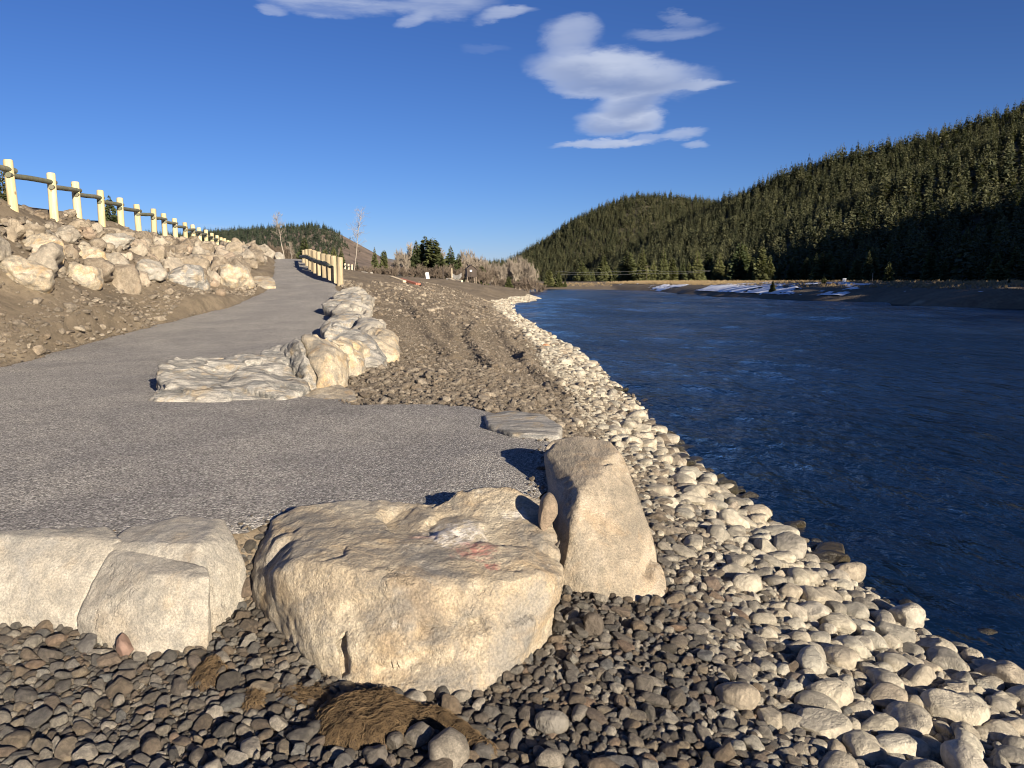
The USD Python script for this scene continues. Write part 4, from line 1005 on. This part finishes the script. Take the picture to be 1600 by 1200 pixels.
def stone(seed, sub=2, flat=(1, .8, .62), cuts=4, rough=.12, boxy=.75):
    """A waterworn stone of radius about 1."""
    rng = np.random.default_rng(seed)
    s = trimesh.creation.icosphere(sub, 1.0); v = np.array(s.vertices)
    v /= (np.abs(v) ** (2 / boxy)).sum(1, keepdims=True) ** (boxy / 2)
    for k in range(cuts):
        n = rng.normal(0, 1, 3); n /= np.linalg.norm(n); d = rng.uniform(.62, .92)
        over = np.clip(v @ n - d, 0, None); v = v - over[:, None] * n * .85
    v *= 1 + rough * 2 * (noise(v * 1.3 + seed * 7.1, seed)[:, None] - .5) + rough * .5 * (noise(v * 3.5 + seed, seed)[:, None] - .5)
    v *= np.asarray(flat) * rng.uniform(.85, 1.15, 3)
    return v, np.array(s.faces)


EMB = 'weathered rock heaped in the embankment below the log fence'
for i, (x, y, r, t, lab) in enumerate(rocks):
    rng = np.random.default_rng(900 + i)
    angular = rng.random() < (.78 if lab is None else .0)
    if angular:
        p = rng.normal(0, 1, (15, 3)); p /= np.linalg.norm(p, axis=1, keepdims=True) ** .75; p *= np.array([1, .85, .72]) * r * 1.02
        rot = trimesh.transformations.random_rotation_matrix(rng.random(3))[:3, :3]
        m = carve([hull(p @ rot.T * rng.uniform(.85, 1.15, 3))], max(.06, r * .16), i, .04 * r / .4, 2.4, 2, .8, chips=14, chip_r=r * .7, chip_d=r * .16); v, f = np.array(m.vertices), np.array(m.faces)
    else:
        v, f = stone(500 + i, 4 if r > .3 else 3, (1.12, .9, .78), 9, .16, .85); v = v * r
        a = rng.uniform(0, 6.28); ca, sa = math.cos(a), math.sin(a); v = v @ np.array([[ca, -sa, 0], [sa, ca, 0], [0, 0, 1]]).T
        v = v + trimesh.Trimesh(v, f, process=False).vertex_normals * (.11 * r * 2 * (fbm(v * 4 / max(r, .3), 5, i) - .5))[:, None]
    z = float(h(x, y)) + r * (.28 if t < .2 else .22)
    o = obj('embankment_rock', (v, f), M['riprap'] if lab is None else M[['boulder_cream', 'boulder_cream', 'boulder_pale', 'boulder_cream', 'boulder_gneiss', 'boulder_cream', 'boulder_pale', 'boulder_cream'][i]], smooth=45)
    UsdGeom.Xformable(o).AddTranslateOp().Set(Gf.Vec3d(x, y, z))
    tag(o, lab or EMB, 'rock', None if lab else 'rocks heaped in the embankment')
ROCK_XY = np.array([(r[0], r[1], r[2]) for r in rocks])

# ------------------------------------------------------------------ log fences


def wood_mat(name, a, b, green=None):
    g = Graph(); c = g.add('texture_coordinate', 'object')
    n = g.noise(g.add('mapping', 'vector', vector=c, scale=(9, 9, .9)), 1.6, 6.0, .65, .4); k = g.noise(c, 2.3, 3.0, .6)
    col = g.mix(g.rng(n, .35, .7), a, b)
    col = g.mix(g.rng(k, .66, .72, 0, .8), col, (0.20, 0.11, 0.06))
    rv = g.add('object_info', 'random'); col = g.mix(1.0, col, g.ramp(rv, (0.1, (0.8, 0.78, 0.74)), (0.5, (1.0, 0.97, 0.92)), (0.9, (1.12, 1.1, 1.05))), 'multiply')
    kn = g.add('voronoi_texture', 'distance', vector=g.add('mapping', 'vector', vector=c, scale=(1, 1, .6)), scale=3.2)
    col = g.mix(g.rng(kn, .13, .06, 0, .75), col, (0.16, 0.09, 0.05))
    if green: col = g.mix(g.math('multiply', g.rng(k, .4, .6), .6), col, green)
    nn = g.add('bump', 'normal', height=n, strength=.35, distance=.02)
    return g.mat(name, g.add('principled_bsdf', 'BSDF', base_color=col, roughness=.75, specular_ior_level=.3, normal=nn))


M['peeled'] = wood_mat('peeled_log', (0.40, 0.33, 0.19), (0.56, 0.475, 0.30))
M['peeled_grey'] = wood_mat('weathered_log', (0.24, 0.20, 0.135), (0.34, 0.285, 0.195))
M['rail'] = wood_mat('rail_log', (0.12, 0.115, 0.085), (0.2, 0.19, 0.14), (0.11, 0.13, 0.085))


def log_post(x, y, z0, z1, r, seed):
    rng = np.random.default_rng(seed)
    lx, ly = rng.normal(0, .028, 2)
    zz = [0, .3, .6, .85, .965, .99, 1.0]; rr = np.array([1.04, 1.0, .98, .98, .97, .9, .72]) * r
    pts = [(x + lx * q, y + ly * q, z0 + (z1 - z0) * q) for q in zz]
    v, f = tube(pts, rr, 16)
    v[:, :2] += ((fbm(v * [6, 6, 2.], 3, seed) - .5) * .018)[:, None] * np.sign(v[:, :2] - [x, y])
    return v, f


def log_rail(a, b, r, seed):
    a, b = np.array(a, float), np.array(b, float); k = np.linspace(0, 1, 7)[:, None]
    p = a + (b - a) * k + np.random.default_rng(seed).normal(0, .006, (7, 3))
    return tube(np.vstack([p[0] + (a - b) * .002, p, p[-1] + (b - a) * .002]), [r * .8] + [r] * 7 + [r * .8], 10)


FU = [14.5, 79, 118, 155.5, 186.5, 214.5, 238, 256, 273, 289, 302, 312, 321, 331, 338.5, 345, 350, 354.5, 360, 364.3, 368.2]
FT = [249.4, 270, 284, 297, 309, 319.3, 326, 333.4, 341, 347.5, 351, 355.6, 359, 364, 367.6, 371, 372.5, 375, 376.3, 378, 379.5]
t = thing('log_fence', 'long pale log post and rail fence along the top of the rock embankment', 'fence')
FP = [P(u, v, 21.5 + 2.45 * i) for i, (u, v) in enumerate(zip(FU, FT))]
FP[0:0] = [P(-75, 221, 19.1), P(-190, 180, 16.7)][::-1]
for i, q in enumerate(FP):
    zb = float(h(q[0], q[1])); obj('post', log_post(q[0], q[1], zb - .35, q[2], .128, 700 + i), M['peeled'], t, 50)
for i in range(len(FP) - 1):
    a, b = FP[i] - [.0, -.17, .42], FP[i + 1] - [.0, -.17, .27]; d = (b - a) / np.linalg.norm(b - a)
    obj('rail', log_rail(a - d * .36, b + d * .06, .078, 750 + i), M['rail'], t, 50)
RU = [530, 521.2, 513.5, 505, 497, 491.5, 488.3, 484]; RV = [401.8, 399.5, 397.6, 396, 393.2, 392, 390.8, 389]; RY = [33, 34.2, 35.4, 36.7, 38, 39.3, 40.6, 42]
t = thing('log_fence', 'short fence of stout log posts on the right edge of the climbing path', 'fence')
RP = [P(u, v, y) for u, v, y in zip(RU, RV, RY)] + [P(479.5, 389.5, 45), P(474, 390.5, 48)]
for i, q in enumerate(RP):
    zb = float(zp(q[1])) - .05; obj('post', log_post(q[0], q[1], zb - .4, q[2], .137, 800 + i), M['peeled_grey'], t, 50)
for i in range(1, len(RP) - 1):
    a, b = RP[i] - [.2, 0, .46], RP[i + 1] - [.2, 0, .40]; d = (b - a) / np.linalg.norm(b - a)
    obj('rail', log_rail(a - d * .2, b + d * .15, .09, 850 + i), M['rail'], t, 50)

# ------------------------------------------------------------------ stones of the bank
DARK = [(0.105, 0.085, 0.066), (0.165, 0.152, 0.132), (0.085, 0.08, 0.074), (0.22, 0.18, 0.13), (0.125, 0.118, 0.11), (0.31, 0.28, 0.23), (0.105, 0.095, 0.085), (0.19, 0.145, 0.10), (0.07, 0.062, 0.054), (0.165, 0.165, 0.158), (0.205, 0.145, 0.10), (0.12, 0.106, 0.09), (0.36, 0.325, 0.27), (0.09, 0.083, 0.074), (0.15, 0.122, 0.09), (0.24, 0.225, 0.195), (0.075, 0.066, 0.055)]
PALE = [(0.393, 0.356, 0.280), (0.459, 0.415, 0.331), (0.341, 0.309, 0.248), (0.420, 0.369, 0.285), (0.275, 0.257, 0.216), (0.498, 0.462, 0.375), (0.367, 0.316, 0.242), (0.407, 0.382, 0.318), (0.223, 0.205, 0.172), (0.446, 0.409, 0.338), (0.314, 0.271, 0.210)]
RUB = [(0.161, 0.135, 0.106), (0.228, 0.196, 0.156), (0.124, 0.103, 0.083), (0.285, 0.248, 0.198), (0.190, 0.150, 0.110), (0.362, 0.313, 0.248), (0.143, 0.117, 0.092), (0.209, 0.173, 0.133)]
M['dark_stone'] = stone_mat('dark_pebbles', DARK, .35, .6, 7.0, .4)
M['pale_stone'] = stone_mat('pale_cobbles', PALE, .28, .85, 8.0, .2, .045)
M['rubble'] = stone_mat('rubble_stones', RUB, .35, .85, 7.0, .2)
M['wet_stone'] = stone_mat('wet_stones', [(0.035, 0.03, 0.018), (0.05, 0.04, 0.022), (0.07, 0.055, 0.03), (0.03, 0.028, 0.022)], .35, .28, 7.0, .5)
KD = dict(smooth=45)


def dark_zone(y):
    """Distance from the waterline at which pale cobbles give way to darker stones."""
    return np.interp(y, [2, 3.1, 4.8, 6, 9, 13.5, 20, 28, 45, 80], [2.35, 2.2, 1.8, 1.65, 1.3, 1.35, 1.7, 2.1, 1.8, 2.2])


foot = shapely.union_all(FOOTPRINTS); shapely.prepare(foot); pathb = PATH.buffer(.02); shapely.prepare(pathb)


def blocked(x, y):
    b = shapely.contains_xy(foot, x, y) | shapely.contains_xy(pathb, x, y)
    return b


def pack(x, y, r, k=.8):
    """Greedy packing: stones in the given order, each dropped if it comes too close to one already there."""
    cell = {}; keep = np.zeros(len(x), bool); g = max(.05, r.max() * 1.0)
    rm = r.max()
    for i in range(len(x)):
        cx, cy = int(x[i] // g), int(y[i] // g); ok = True
        n = int(math.ceil((r[i] + rm) * k / g))
        for a in range(cx - n, cx + n + 1):
            for b in range(cy - n, cy + n + 1):
                for j in cell.get((a, b), ()):
                    if (x[i] - x[j]) ** 2 + (y[i] - y[j]) ** 2 < (k * (r[i] + r[j])) ** 2: ok = False; break
                if not ok: break
            if not ok: break
        if ok: keep[i] = True; cell.setdefault((cx, cy), []).append(i)
    return keep


def in_view(x, y, margin=60):
    u, v, s = px(np.c_[x, y, h(x, y)])
    return (u > -margin) & (u < 1600 + margin) & (v < 1200 + margin) & (v > 0)


def spread(n, y0, y1, bias, dmin, dmax):
    """Places over the bank: denser towards the camera."""
    t = RNG.random(n) ** bias; y = y0 + (y1 - y0) * t
    x = xs(y) - RNG.uniform(0, 1, n) * (dmax(y) - dmin(y)) - dmin(y)
    ok = in_view(x, y) & ~blocked(x, y)
    return x[ok], y[ok]


SETS = {'pale': [], 'dark': [], 'rubble': [], 'wet': []}
zero = lambda y: 0 * y


def add_set(key, x, y, r, k, lift):
    o = np.argsort(-r * RNG.uniform(.25, 1, len(r))); x, y, r = x[o], y[o], r[o]
    kp = pack(x, y, r, k); SETS[key].append(np.c_[x[kp], y[kp], r[kp], np.full(kp.sum(), lift)])


# pale cobbles by the water: big, medium, fillers
x, y = spread(16000, 2.5, 26, 1.7, lambda y: 0 * y - .12, lambda y: dark_zone(y) + .25); dd = xs(y) - x
edge = np.clip((dark_zone(y) - dd) / .8, 0, 1)
keep = RNG.random(len(x)) < .15 + .85 * edge; x, y, edge = x[keep], y[keep], edge[keep]
r = np.clip(RNG.lognormal(math.log(.041), .48, len(x)), .016, .15) * (.72 + .38 * edge)
_mv = RNG.random(len(x)) < np.interp(y, [6, 11, 26], [0, .34, .55])
add_set('pale', x[~_mv], y[~_mv], r[~_mv], .74, .34); add_set('rubble', x[_mv], y[_mv], r[_mv] * .8, .78, .3)
x, y = spread(40000, 2.5, 22, 1.9, lambda y: 0 * y - .1, lambda y: dark_zone(y) + .1)
add_set('pale', x, y, RNG.uniform(.016, .038, len(x)), .8, .1)
x, y = spread(14000, 22, 72, 1.5, lambda y: 0 * y - .1, lambda y: .9 * dark_zone(y))
hp_ = RNG.random(len(x)) < np.interp(y, [22, 35, 72], [.75, .45, .3]); rr_ = np.clip(RNG.lognormal(math.log(.055), .45, len(x)), .025, .17)
add_set('pale', x[hp_], y[hp_], rr_[hp_], .8, .3); add_set('rubble', x[~hp_], y[~hp_], rr_[~hp_] * .8, .85, .2)
x, y = spread(2500, 72, 125, 1.2, lambda y: 0 * y - .1, lambda y: 2 + 0 * y)
add_set('pale', x, y, RNG.uniform(.04, .13, len(x)), 1.2, .25)
# dark river pebbles around the boulders
x, y = spread(130000, 2.5, 7.2, 1.2, lambda y: dark_zone(y) - .65, lambda y: 7.5 + 0 * y); dd = xs(y) - x
keep = (RNG.random(len(x)) < np.clip((dd - dark_zone(y) + .75) / .9, .06, 1)); x, y = x[keep], y[keep]
r = np.clip(RNG.lognormal(math.log(.0178), .40, len(x)), .010, .06)
add_set('dark', x, y, r, .76, .5)
x, y = spread(120000, 2.5, 6.5, 1.2, lambda y: dark_zone(y) - .7, lambda y: 7.5 + 0 * y)
add_set('dark', x, y, RNG.uniform(.009, .016, len(x)), .8, .15)
# rubble between the pad, the rock row and the cobbles
x, y = spread(30000, 6.0, 30, 1.3, lambda y: dark_zone(y) - .5, lambda y: np.interp(y, [6, 10, 14, 20, 30], [3.2, 5.0, 5.6, 6.5, 7.5])); dd = xs(y) - x
far_ = np.interp(y, [6, 12, 17, 22, 30], [1, .9, .45, .2, .07]); keep = RNG.random(len(x)) < far_; x, y = x[keep], y[keep]
r = np.clip(RNG.lognormal(math.log(.024), .5, len(x)), .012, .1) * np.interp(y, [6, 12, 20], [1, .95, .7])
add_set('rubble', x, y, r, .78, .3)
x, y = spread(22000, 5.5, 24, 1.3, lambda y: dark_zone(y) - .5, lambda y: np.interp(y, [6, 10, 14, 20, 30], [3.2, 5.0, 5.4, 6, 7]))
add_set('rubble', x, y, RNG.uniform(.011, .024, len(x)), .9, .1)
x, y = spread(5000, 24, 75, 1.3, lambda y: 1.5 + 0 * y, lambda y: 9 + 0 * y); add_set('rubble', x, y, np.clip(RNG.lognormal(math.log(.04), .5, len(x)), .02, .16), .9, .2)
# stones along the left edge of the path and under the embankment
n = 3800; y = RNG.uniform(11, 34, n); e = np.interp(y, [11, 13.9, 21.5, 24, 29, 33], [-13.2, -9.65, -10.15, -10.35, -10.0, -10.8]); x = e - RNG.exponential(.36, n) - .03
ok = ~blocked(x, y) & in_view(x, y); x, y = x[ok], y[ok]
add_set('rubble', x, y, np.clip(RNG.lognormal(math.log(.036), .5, len(x)), .015, .15), .8, .3)
n = 380; y = RNG.uniform(11, 34, n); tx = np.interp(y, toe[:, 1], toe[:, 0]); ex = np.interp(y, [11, 13.9, 21.5, 29, 33], [-13, -9.65, -10.15, -10., -10.8]); x = tx + RNG.random(n) * (ex - tx) - .5
ok = ~blocked(x, y) & in_view(x, y); x, y = x[ok], y[ok]; add_set('rubble', x, y, np.clip(RNG.lognormal(math.log(.026), .6, len(x)), .012, .17), .9, .25)
n = 1500; s_ = RNG.random(n); t_ = RNG.random(n); x = np.interp(s_, ty, toe[:, 0]) * (1 - t_) + np.interp(s_, ty, crest[:, 0]) * t_; y = np.interp(s_, ty, toe[:, 1]) * (1 - t_) + np.interp(s_, ty, crest[:, 1]) * t_
ok = ~blocked(x, y); x, y = x[ok], y[ok]; add_set('rubble', x, y, np.clip(RNG.lognormal(math.log(.08), .4, len(x)), .04, .2), .7, .35)
# stones beside the rock row's upper end and the fence
n = 500; y = RNG.uniform(24, 36, n); x = np.interp(y, [24, 28, 33, 36], [-5.0, -6.2, -7.4, -8.3]) + RNG.uniform(-.1, .9, n); ok = ~blocked(x, y); x, y = x[ok], y[ok]
add_set('rubble', x, y, RNG.uniform(.05, .16, len(x)), .75, .35)
_ed = np.array(PATH.segmentize(.02).exterior.coords); _ed = _ed[RNG.integers(0, len(_ed), 7000)] + RNG.normal(0, .09, (7000, 2))
_ok = in_view(_ed[:, 0], _ed[:, 1]) & (_ed[:, 1] < 24) & ~shapely.contains_xy(foot, _ed[:, 0], _ed[:, 1]); _ed = _ed[_ok]
SETS['rubble'].append(np.c_[_ed, np.clip(RNG.lognormal(math.log(.010), .5, len(_ed)), .005, .035), np.full(len(_ed), .11)])
# wet stones at and below the waterline
x, y = spread(1700, 2.6, 18, 1.4, lambda y: 0 * y - .75, lambda y: .1 + 0 * y)
add_set('wet', x, y, np.clip(RNG.lognormal(math.log(.07), .4, len(x)), .03, .2), 1.0, .35)

def var_stone(seed, sub, flat, cuts, rough, boxy, odd=1.0):
    rng = np.random.default_rng(seed + 13); k = rng.random() / odd
    if k < .3: cuts, rough, boxy = cuts + 6, rough + .06, boxy - .12                                   # broken, angular
    elif k < .5: flat = (flat[0] * 1.22, flat[1], flat[2] * .66)                                      # flat
    elif k < .62: flat = (flat[0] * 1.3, flat[1] * .8, flat[2])                                       # long
    return stone(seed, sub, flat, max(1, cuts + rng.integers(-2, 3)), rough, boxy)


SPEC = {'pale': ('cobble', 'pale_stone', (1.12, .86, .66), 3, .11, .8, 'pale rounded cobble on the bank beside the water', 'cobble', 'pale cobbles along the waterline', 'pale rounded cobbles packed along the waterline', 300, .3),
        'dark': ('pebble', 'dark_stone', (1.1, .85, .65), 5, .14, .75, 'dark grey-brown river pebble in the foreground bed', 'pebble', 'dark pebbles of the foreground', 'dark river pebbles packed around the foreground boulders', 300, .5),
        'rubble': ('loose_stone', 'rubble', (1.12, .85, .62), 7, .15, .7, 'brown-grey loose stone scattered on the dirt beside the path', 'stone', 'loose stones beside the path', 'loose brown-grey gravel stones scattered on the dirt', 220, .45),
        'wet': ('wet_stone', 'wet_stone', (1.15, .9, .6), 4, .14, .8, 'dark wet olive-brown stone at the edge of the lake', 'stone', 'wet stones at the edge of the lake', 'dark wet stones along the edge of the lake', 80, .3)}
for key, (name, mat, flat, cuts, rough, boxy, lab, cat, grp, stufflab, nmax, tilt) in SPEC.items():
    A = np.vstack(SETS[key]); n = len(A)
    zz = h(A[:, 0], A[:, 1]) + np.where(shapely.contains_xy(PATH, A[:, 0], A[:, 1]), .045, 0) + A[:, 2] * A[:, 3] * (.8 if key != 'wet' else .3)
    q = quats_yaw_tilt(n, RNG, tilt)
    u, v, s = px(np.c_[A[:, 0], A[:, 1], zz]); size = A[:, 2] * s * (A[:, 3] > .2)
    size[(u < 3) | (u > 1597) | (v > 1195)] = 0
    pick = np.argsort(-size)[:nmax]; rest = np.ones(n, bool); rest[pick] = False
    for j in pick:
        big_ = size[j] > 22
        vv, ff = var_stone(3000 + int(j), 4 if big_ else 3, flat, cuts, rough, boxy, .45 if key == 'pale' else 1.0)
        if big_: vv = vv * (1 + .03 * (fbm(vv * 4, 3, int(j)) - .5))[:, None]
        o = obj(name, (vv, ff), M[mat], smooth=True)
        xf_ = UsdGeom.Xformable(o); xf_.AddTranslateOp().Set(Gf.Vec3d(A[j, 0], A[j, 1], zz[j])); xf_.AddOrientOp().Set(Gf.Quatf(*map(float, q[j]))); xf_.AddScaleOp().Set(Gf.Vec3f(float(A[j, 2])))
        tag(o, lab, cat, grp)
    protos = [(var_stone(100 + k + 50 * len(key), 2, flat, cuts, rough, boxy, .45 if key == 'pale' else 1.0), M[mat], True if k % 3 else 40) for k in range(20)]
    m = int(rest.sum()); sc = A[rest, 2][:, None] * RNG.uniform(.82, 1.2, (m, 3))
    instancer({'pale': 'cobbles', 'dark': 'pebbles', 'rubble': 'loose_stones', 'wet': 'wet_stones'}[key], protos, np.c_[A[rest, :2], zz[rest]], RNG.integers(0, 20, m), sc, q[rest], stufflab, cat + 's')
    print(key, n)


def special(name, u, v, wpx, hpx, y, mat, label, seed, tilt=0.0, depth=None, cuts=3):
    ground_set = not y
    c = P(u, v, y) if y else hit(u, v + hpx * .35); y = c[1]; s = y / FPX / 1.0
    c = c + [0, 0, hpx * .32 * s + (.02 if y < 6 else -.02)] if ground_set else c
    vv, ff = stone(seed, 4, (1, 1, 1), cuts, .08, .88); vv /= np.abs(vv).max(0)
    vv = vv * [wpx / 2 * s, depth or min(wpx, hpx) / 2 * s, hpx / 2 * s]
    ca, sa = math.cos(tilt), math.sin(tilt); vv = vv @ np.array([[ca, 0, sa], [0, 1, 0], [-sa, 0, ca]]).T
    o = obj(name, (vv, ff), mat, smooth=True); UsdGeom.Xformable(o).AddTranslateOp().Set(Gf.Vec3d(*map(float, c)))
    tag(o, label, 'stone')


M['oval'] = rock_mat('oval_stone', (0.22, 0.17, 0.125), (0.19, 0.15, 0.11), (0.14, 0.11, 0.08), 3, .2, 90, object_bump=.01)
M['round'] = rock_mat('round_stone', (0.19, 0.17, 0.14), (0.155, 0.138, 0.113), (0.09, 0.08, 0.066), 7, .4, 120, object_bump=.01)
special('oval_stone', 856, 802, 31, 66, 4.62, M['oval'], 'smooth brown egg-shaped stone wedged between the huge boulder and the tall one', 4001, .1, .09)
special('round_stone', 700, 1173, 74, 66, None, M['round'], 'big round speckled grey stone at the bottom edge below the grass mat', 4002, 0, None, 7)
special('oval_stone', 655, 1152, 56, 34, None, M['round'], 'flat oval grey stone leaning against the big round speckled one', 4003, -.5, .06)
special('round_stone', 617, 1162, 30, 30, None, M['dark_stone'], 'dark round stone left of the flat oval grey one', 4004)
special('round_stone', 862, 1132, 58, 38, None, M['dark_stone'], 'dark lichen-spotted grey stone right of the grass mat', 4005)
special('round_stone', 858, 1190, 52, 36, None, M['round'], 'rounded tan-grey stone at the bottom edge right of the big round one', 4006)
special('pointed_stone', 926, 980, 36, 44, None, M['rubble'], 'pale pointed stone standing below the tall boulder', 4007, .1, .05, 9)
special('red_stone', 196, 1012, 26, 42, None, plain('red_stone', (0.16, 0.105, 0.083), .8, .3, 14.0, .3), 'reddish oblong stone leaning against the stepped block', 4008, -.35, .05, 11)
special('round_stone', 345, 456, 17, 15, None, M['oval'], 'small round tan stone at the edge of the path below the embankment', 4009)
special('orange_stone', 853, 541, 12, 12, None, plain('orange_stone', (0.42, 0.22, 0.12), .8, .25, 6.0, .2), 'orange-brown stone among the pale cobbles', 4010, 0, None, 6)

# ------------------------------------------------------------------ mats of dead grass between the pebbles
M['straw'] = plain('dead_fibres', (0.085, 0.056, 0.03), .9, .35, 30.0, col2=(0.17, 0.115, 0.06))
M['peat'] = plain('matted_roots', (0.05, 0.034, 0.02), .95, .4, 40.0, .5)


def mat_of_grass(outline, label, n, flow, seed, hgt=.05, length=.10):
    rng = np.random.default_rng(seed)
    poly = sg.Polygon([PZ(u, v, .54)[:2] for u, v in outline])
    x0, y0, x1, y1 = poly.bounds; fringe = poly.buffer(.02)
    x = thing('grass_mat', label, 'dead grass')
    gx, gy = np.meshgrid(np.arange(x0 - .03, x1 + .03, .012), np.arange(y0 - .03, y1 + .03, .012))
    pts = shapely.points(gx.ravel(), gy.ravel()); dd = shapely.distance(pts, poly.exterior); ins = shapely.contains(poly, pts)
    bulge = np.where(ins, np.clip(dd / .09, 0, 1) ** .5, -np.clip(dd / .03, 0, 1)).reshape(gx.shape)
    base = h(gx, gy) + .02
    zz = base + bulge * hgt + .03 * (fbm(np.stack([gx * 22, gy * 22, 0 * gx], -1), 3, seed) - .5)
    obj('root_mat', grid_mesh(gx, gy, zz, bulge > -.4), M['peat'], x, True)
    P_, W_, cnt = [], [], []
    zi = RegularGridInterpolator((gy[:, 0], gx[0]), zz, bounds_error=False, fill_value=None)
    while len(cnt) < n:
        a = rng.uniform([x0, y0], [x1, y1])
        if not fringe.contains(sg.Point(a)): continue
        ang = flow + rng.normal(0, .8) + 3.0 * (fbm(np.array([[a[0] * 5, a[1] * 5, seed]]), 2, seed)[0] - .5); L = length * rng.uniform(.4, 1.2) * (1.9 if rng.random() < .18 else 1); p = []
        arch = rng.uniform(.002, .022)
        for k in range(6):
            s = k / 5; q = a + np.array([math.cos(ang), math.sin(ang)]) * L * s
            ang += rng.normal(0, .3)
            p.append([q[0], q[1], float(zi((q[1], q[0]))) + .004 + arch * 4 * s * (1 - s) + rng.normal(0, .002)])
        P_ += p; W_ += list(np.array([.0018, .0018, .0017, .0015, .0012, .0008]) * rng.uniform(.7, 1.5)); cnt.append(6)
    c = UsdGeom.BasisCurves.Define(stage, path_of('fibres', x)); c.CreateTypeAttr('linear'); c.CreateCurveVertexCountsAttr(cnt)
    c.CreatePointsAttr(Vt.Vec3fArray.FromNumpy(np.array(P_, np.float32))); c.CreateWidthsAttr(Vt.FloatArray.FromNumpy(np.array(W_, np.float32))); c.SetWidthsInterpolation('vertex')
    UsdShade.MaterialBindingAPI.Apply(c.GetPrim()).Bind(M['straw']); tag(c, kind='stuff')


mat_of_grass([(492, 1120), (515, 1096), (560, 1086), (610, 1083), (648, 1100), (690, 1108), (720, 1118), (750, 1140), (778, 1158), (768, 1166), (735, 1152), (700, 1136), (660, 1134), (640, 1148), (600, 1158), (550, 1166), (510, 1160), (495, 1140)], 'brown mat of matted dead grass with a trailing end below the huge boulder', 1900, .1, 5001)
mat_of_grass([(300, 1062), (312, 1040), (340, 1030), (356, 1045), (340, 1066), (315, 1074)], 'tuft of brown dead grass among the pebbles right of the stepped block', 300, .9, 5002, .03, .06)
mat_of_grass([(378, 1090), (395, 1074), (412, 1078), (408, 1100), (388, 1106)], 'smaller tuft of brown dead grass between the other tuft and the big mat', 220, 1.2, 5003, .025, .06)
mat_of_grass([(440, 1080), (470, 1070), (512, 1082), (500, 1098), (460, 1094)], 'thin pale wisps of dead grass left of the big mat', 160, 2.9, 5004, .012, .07)
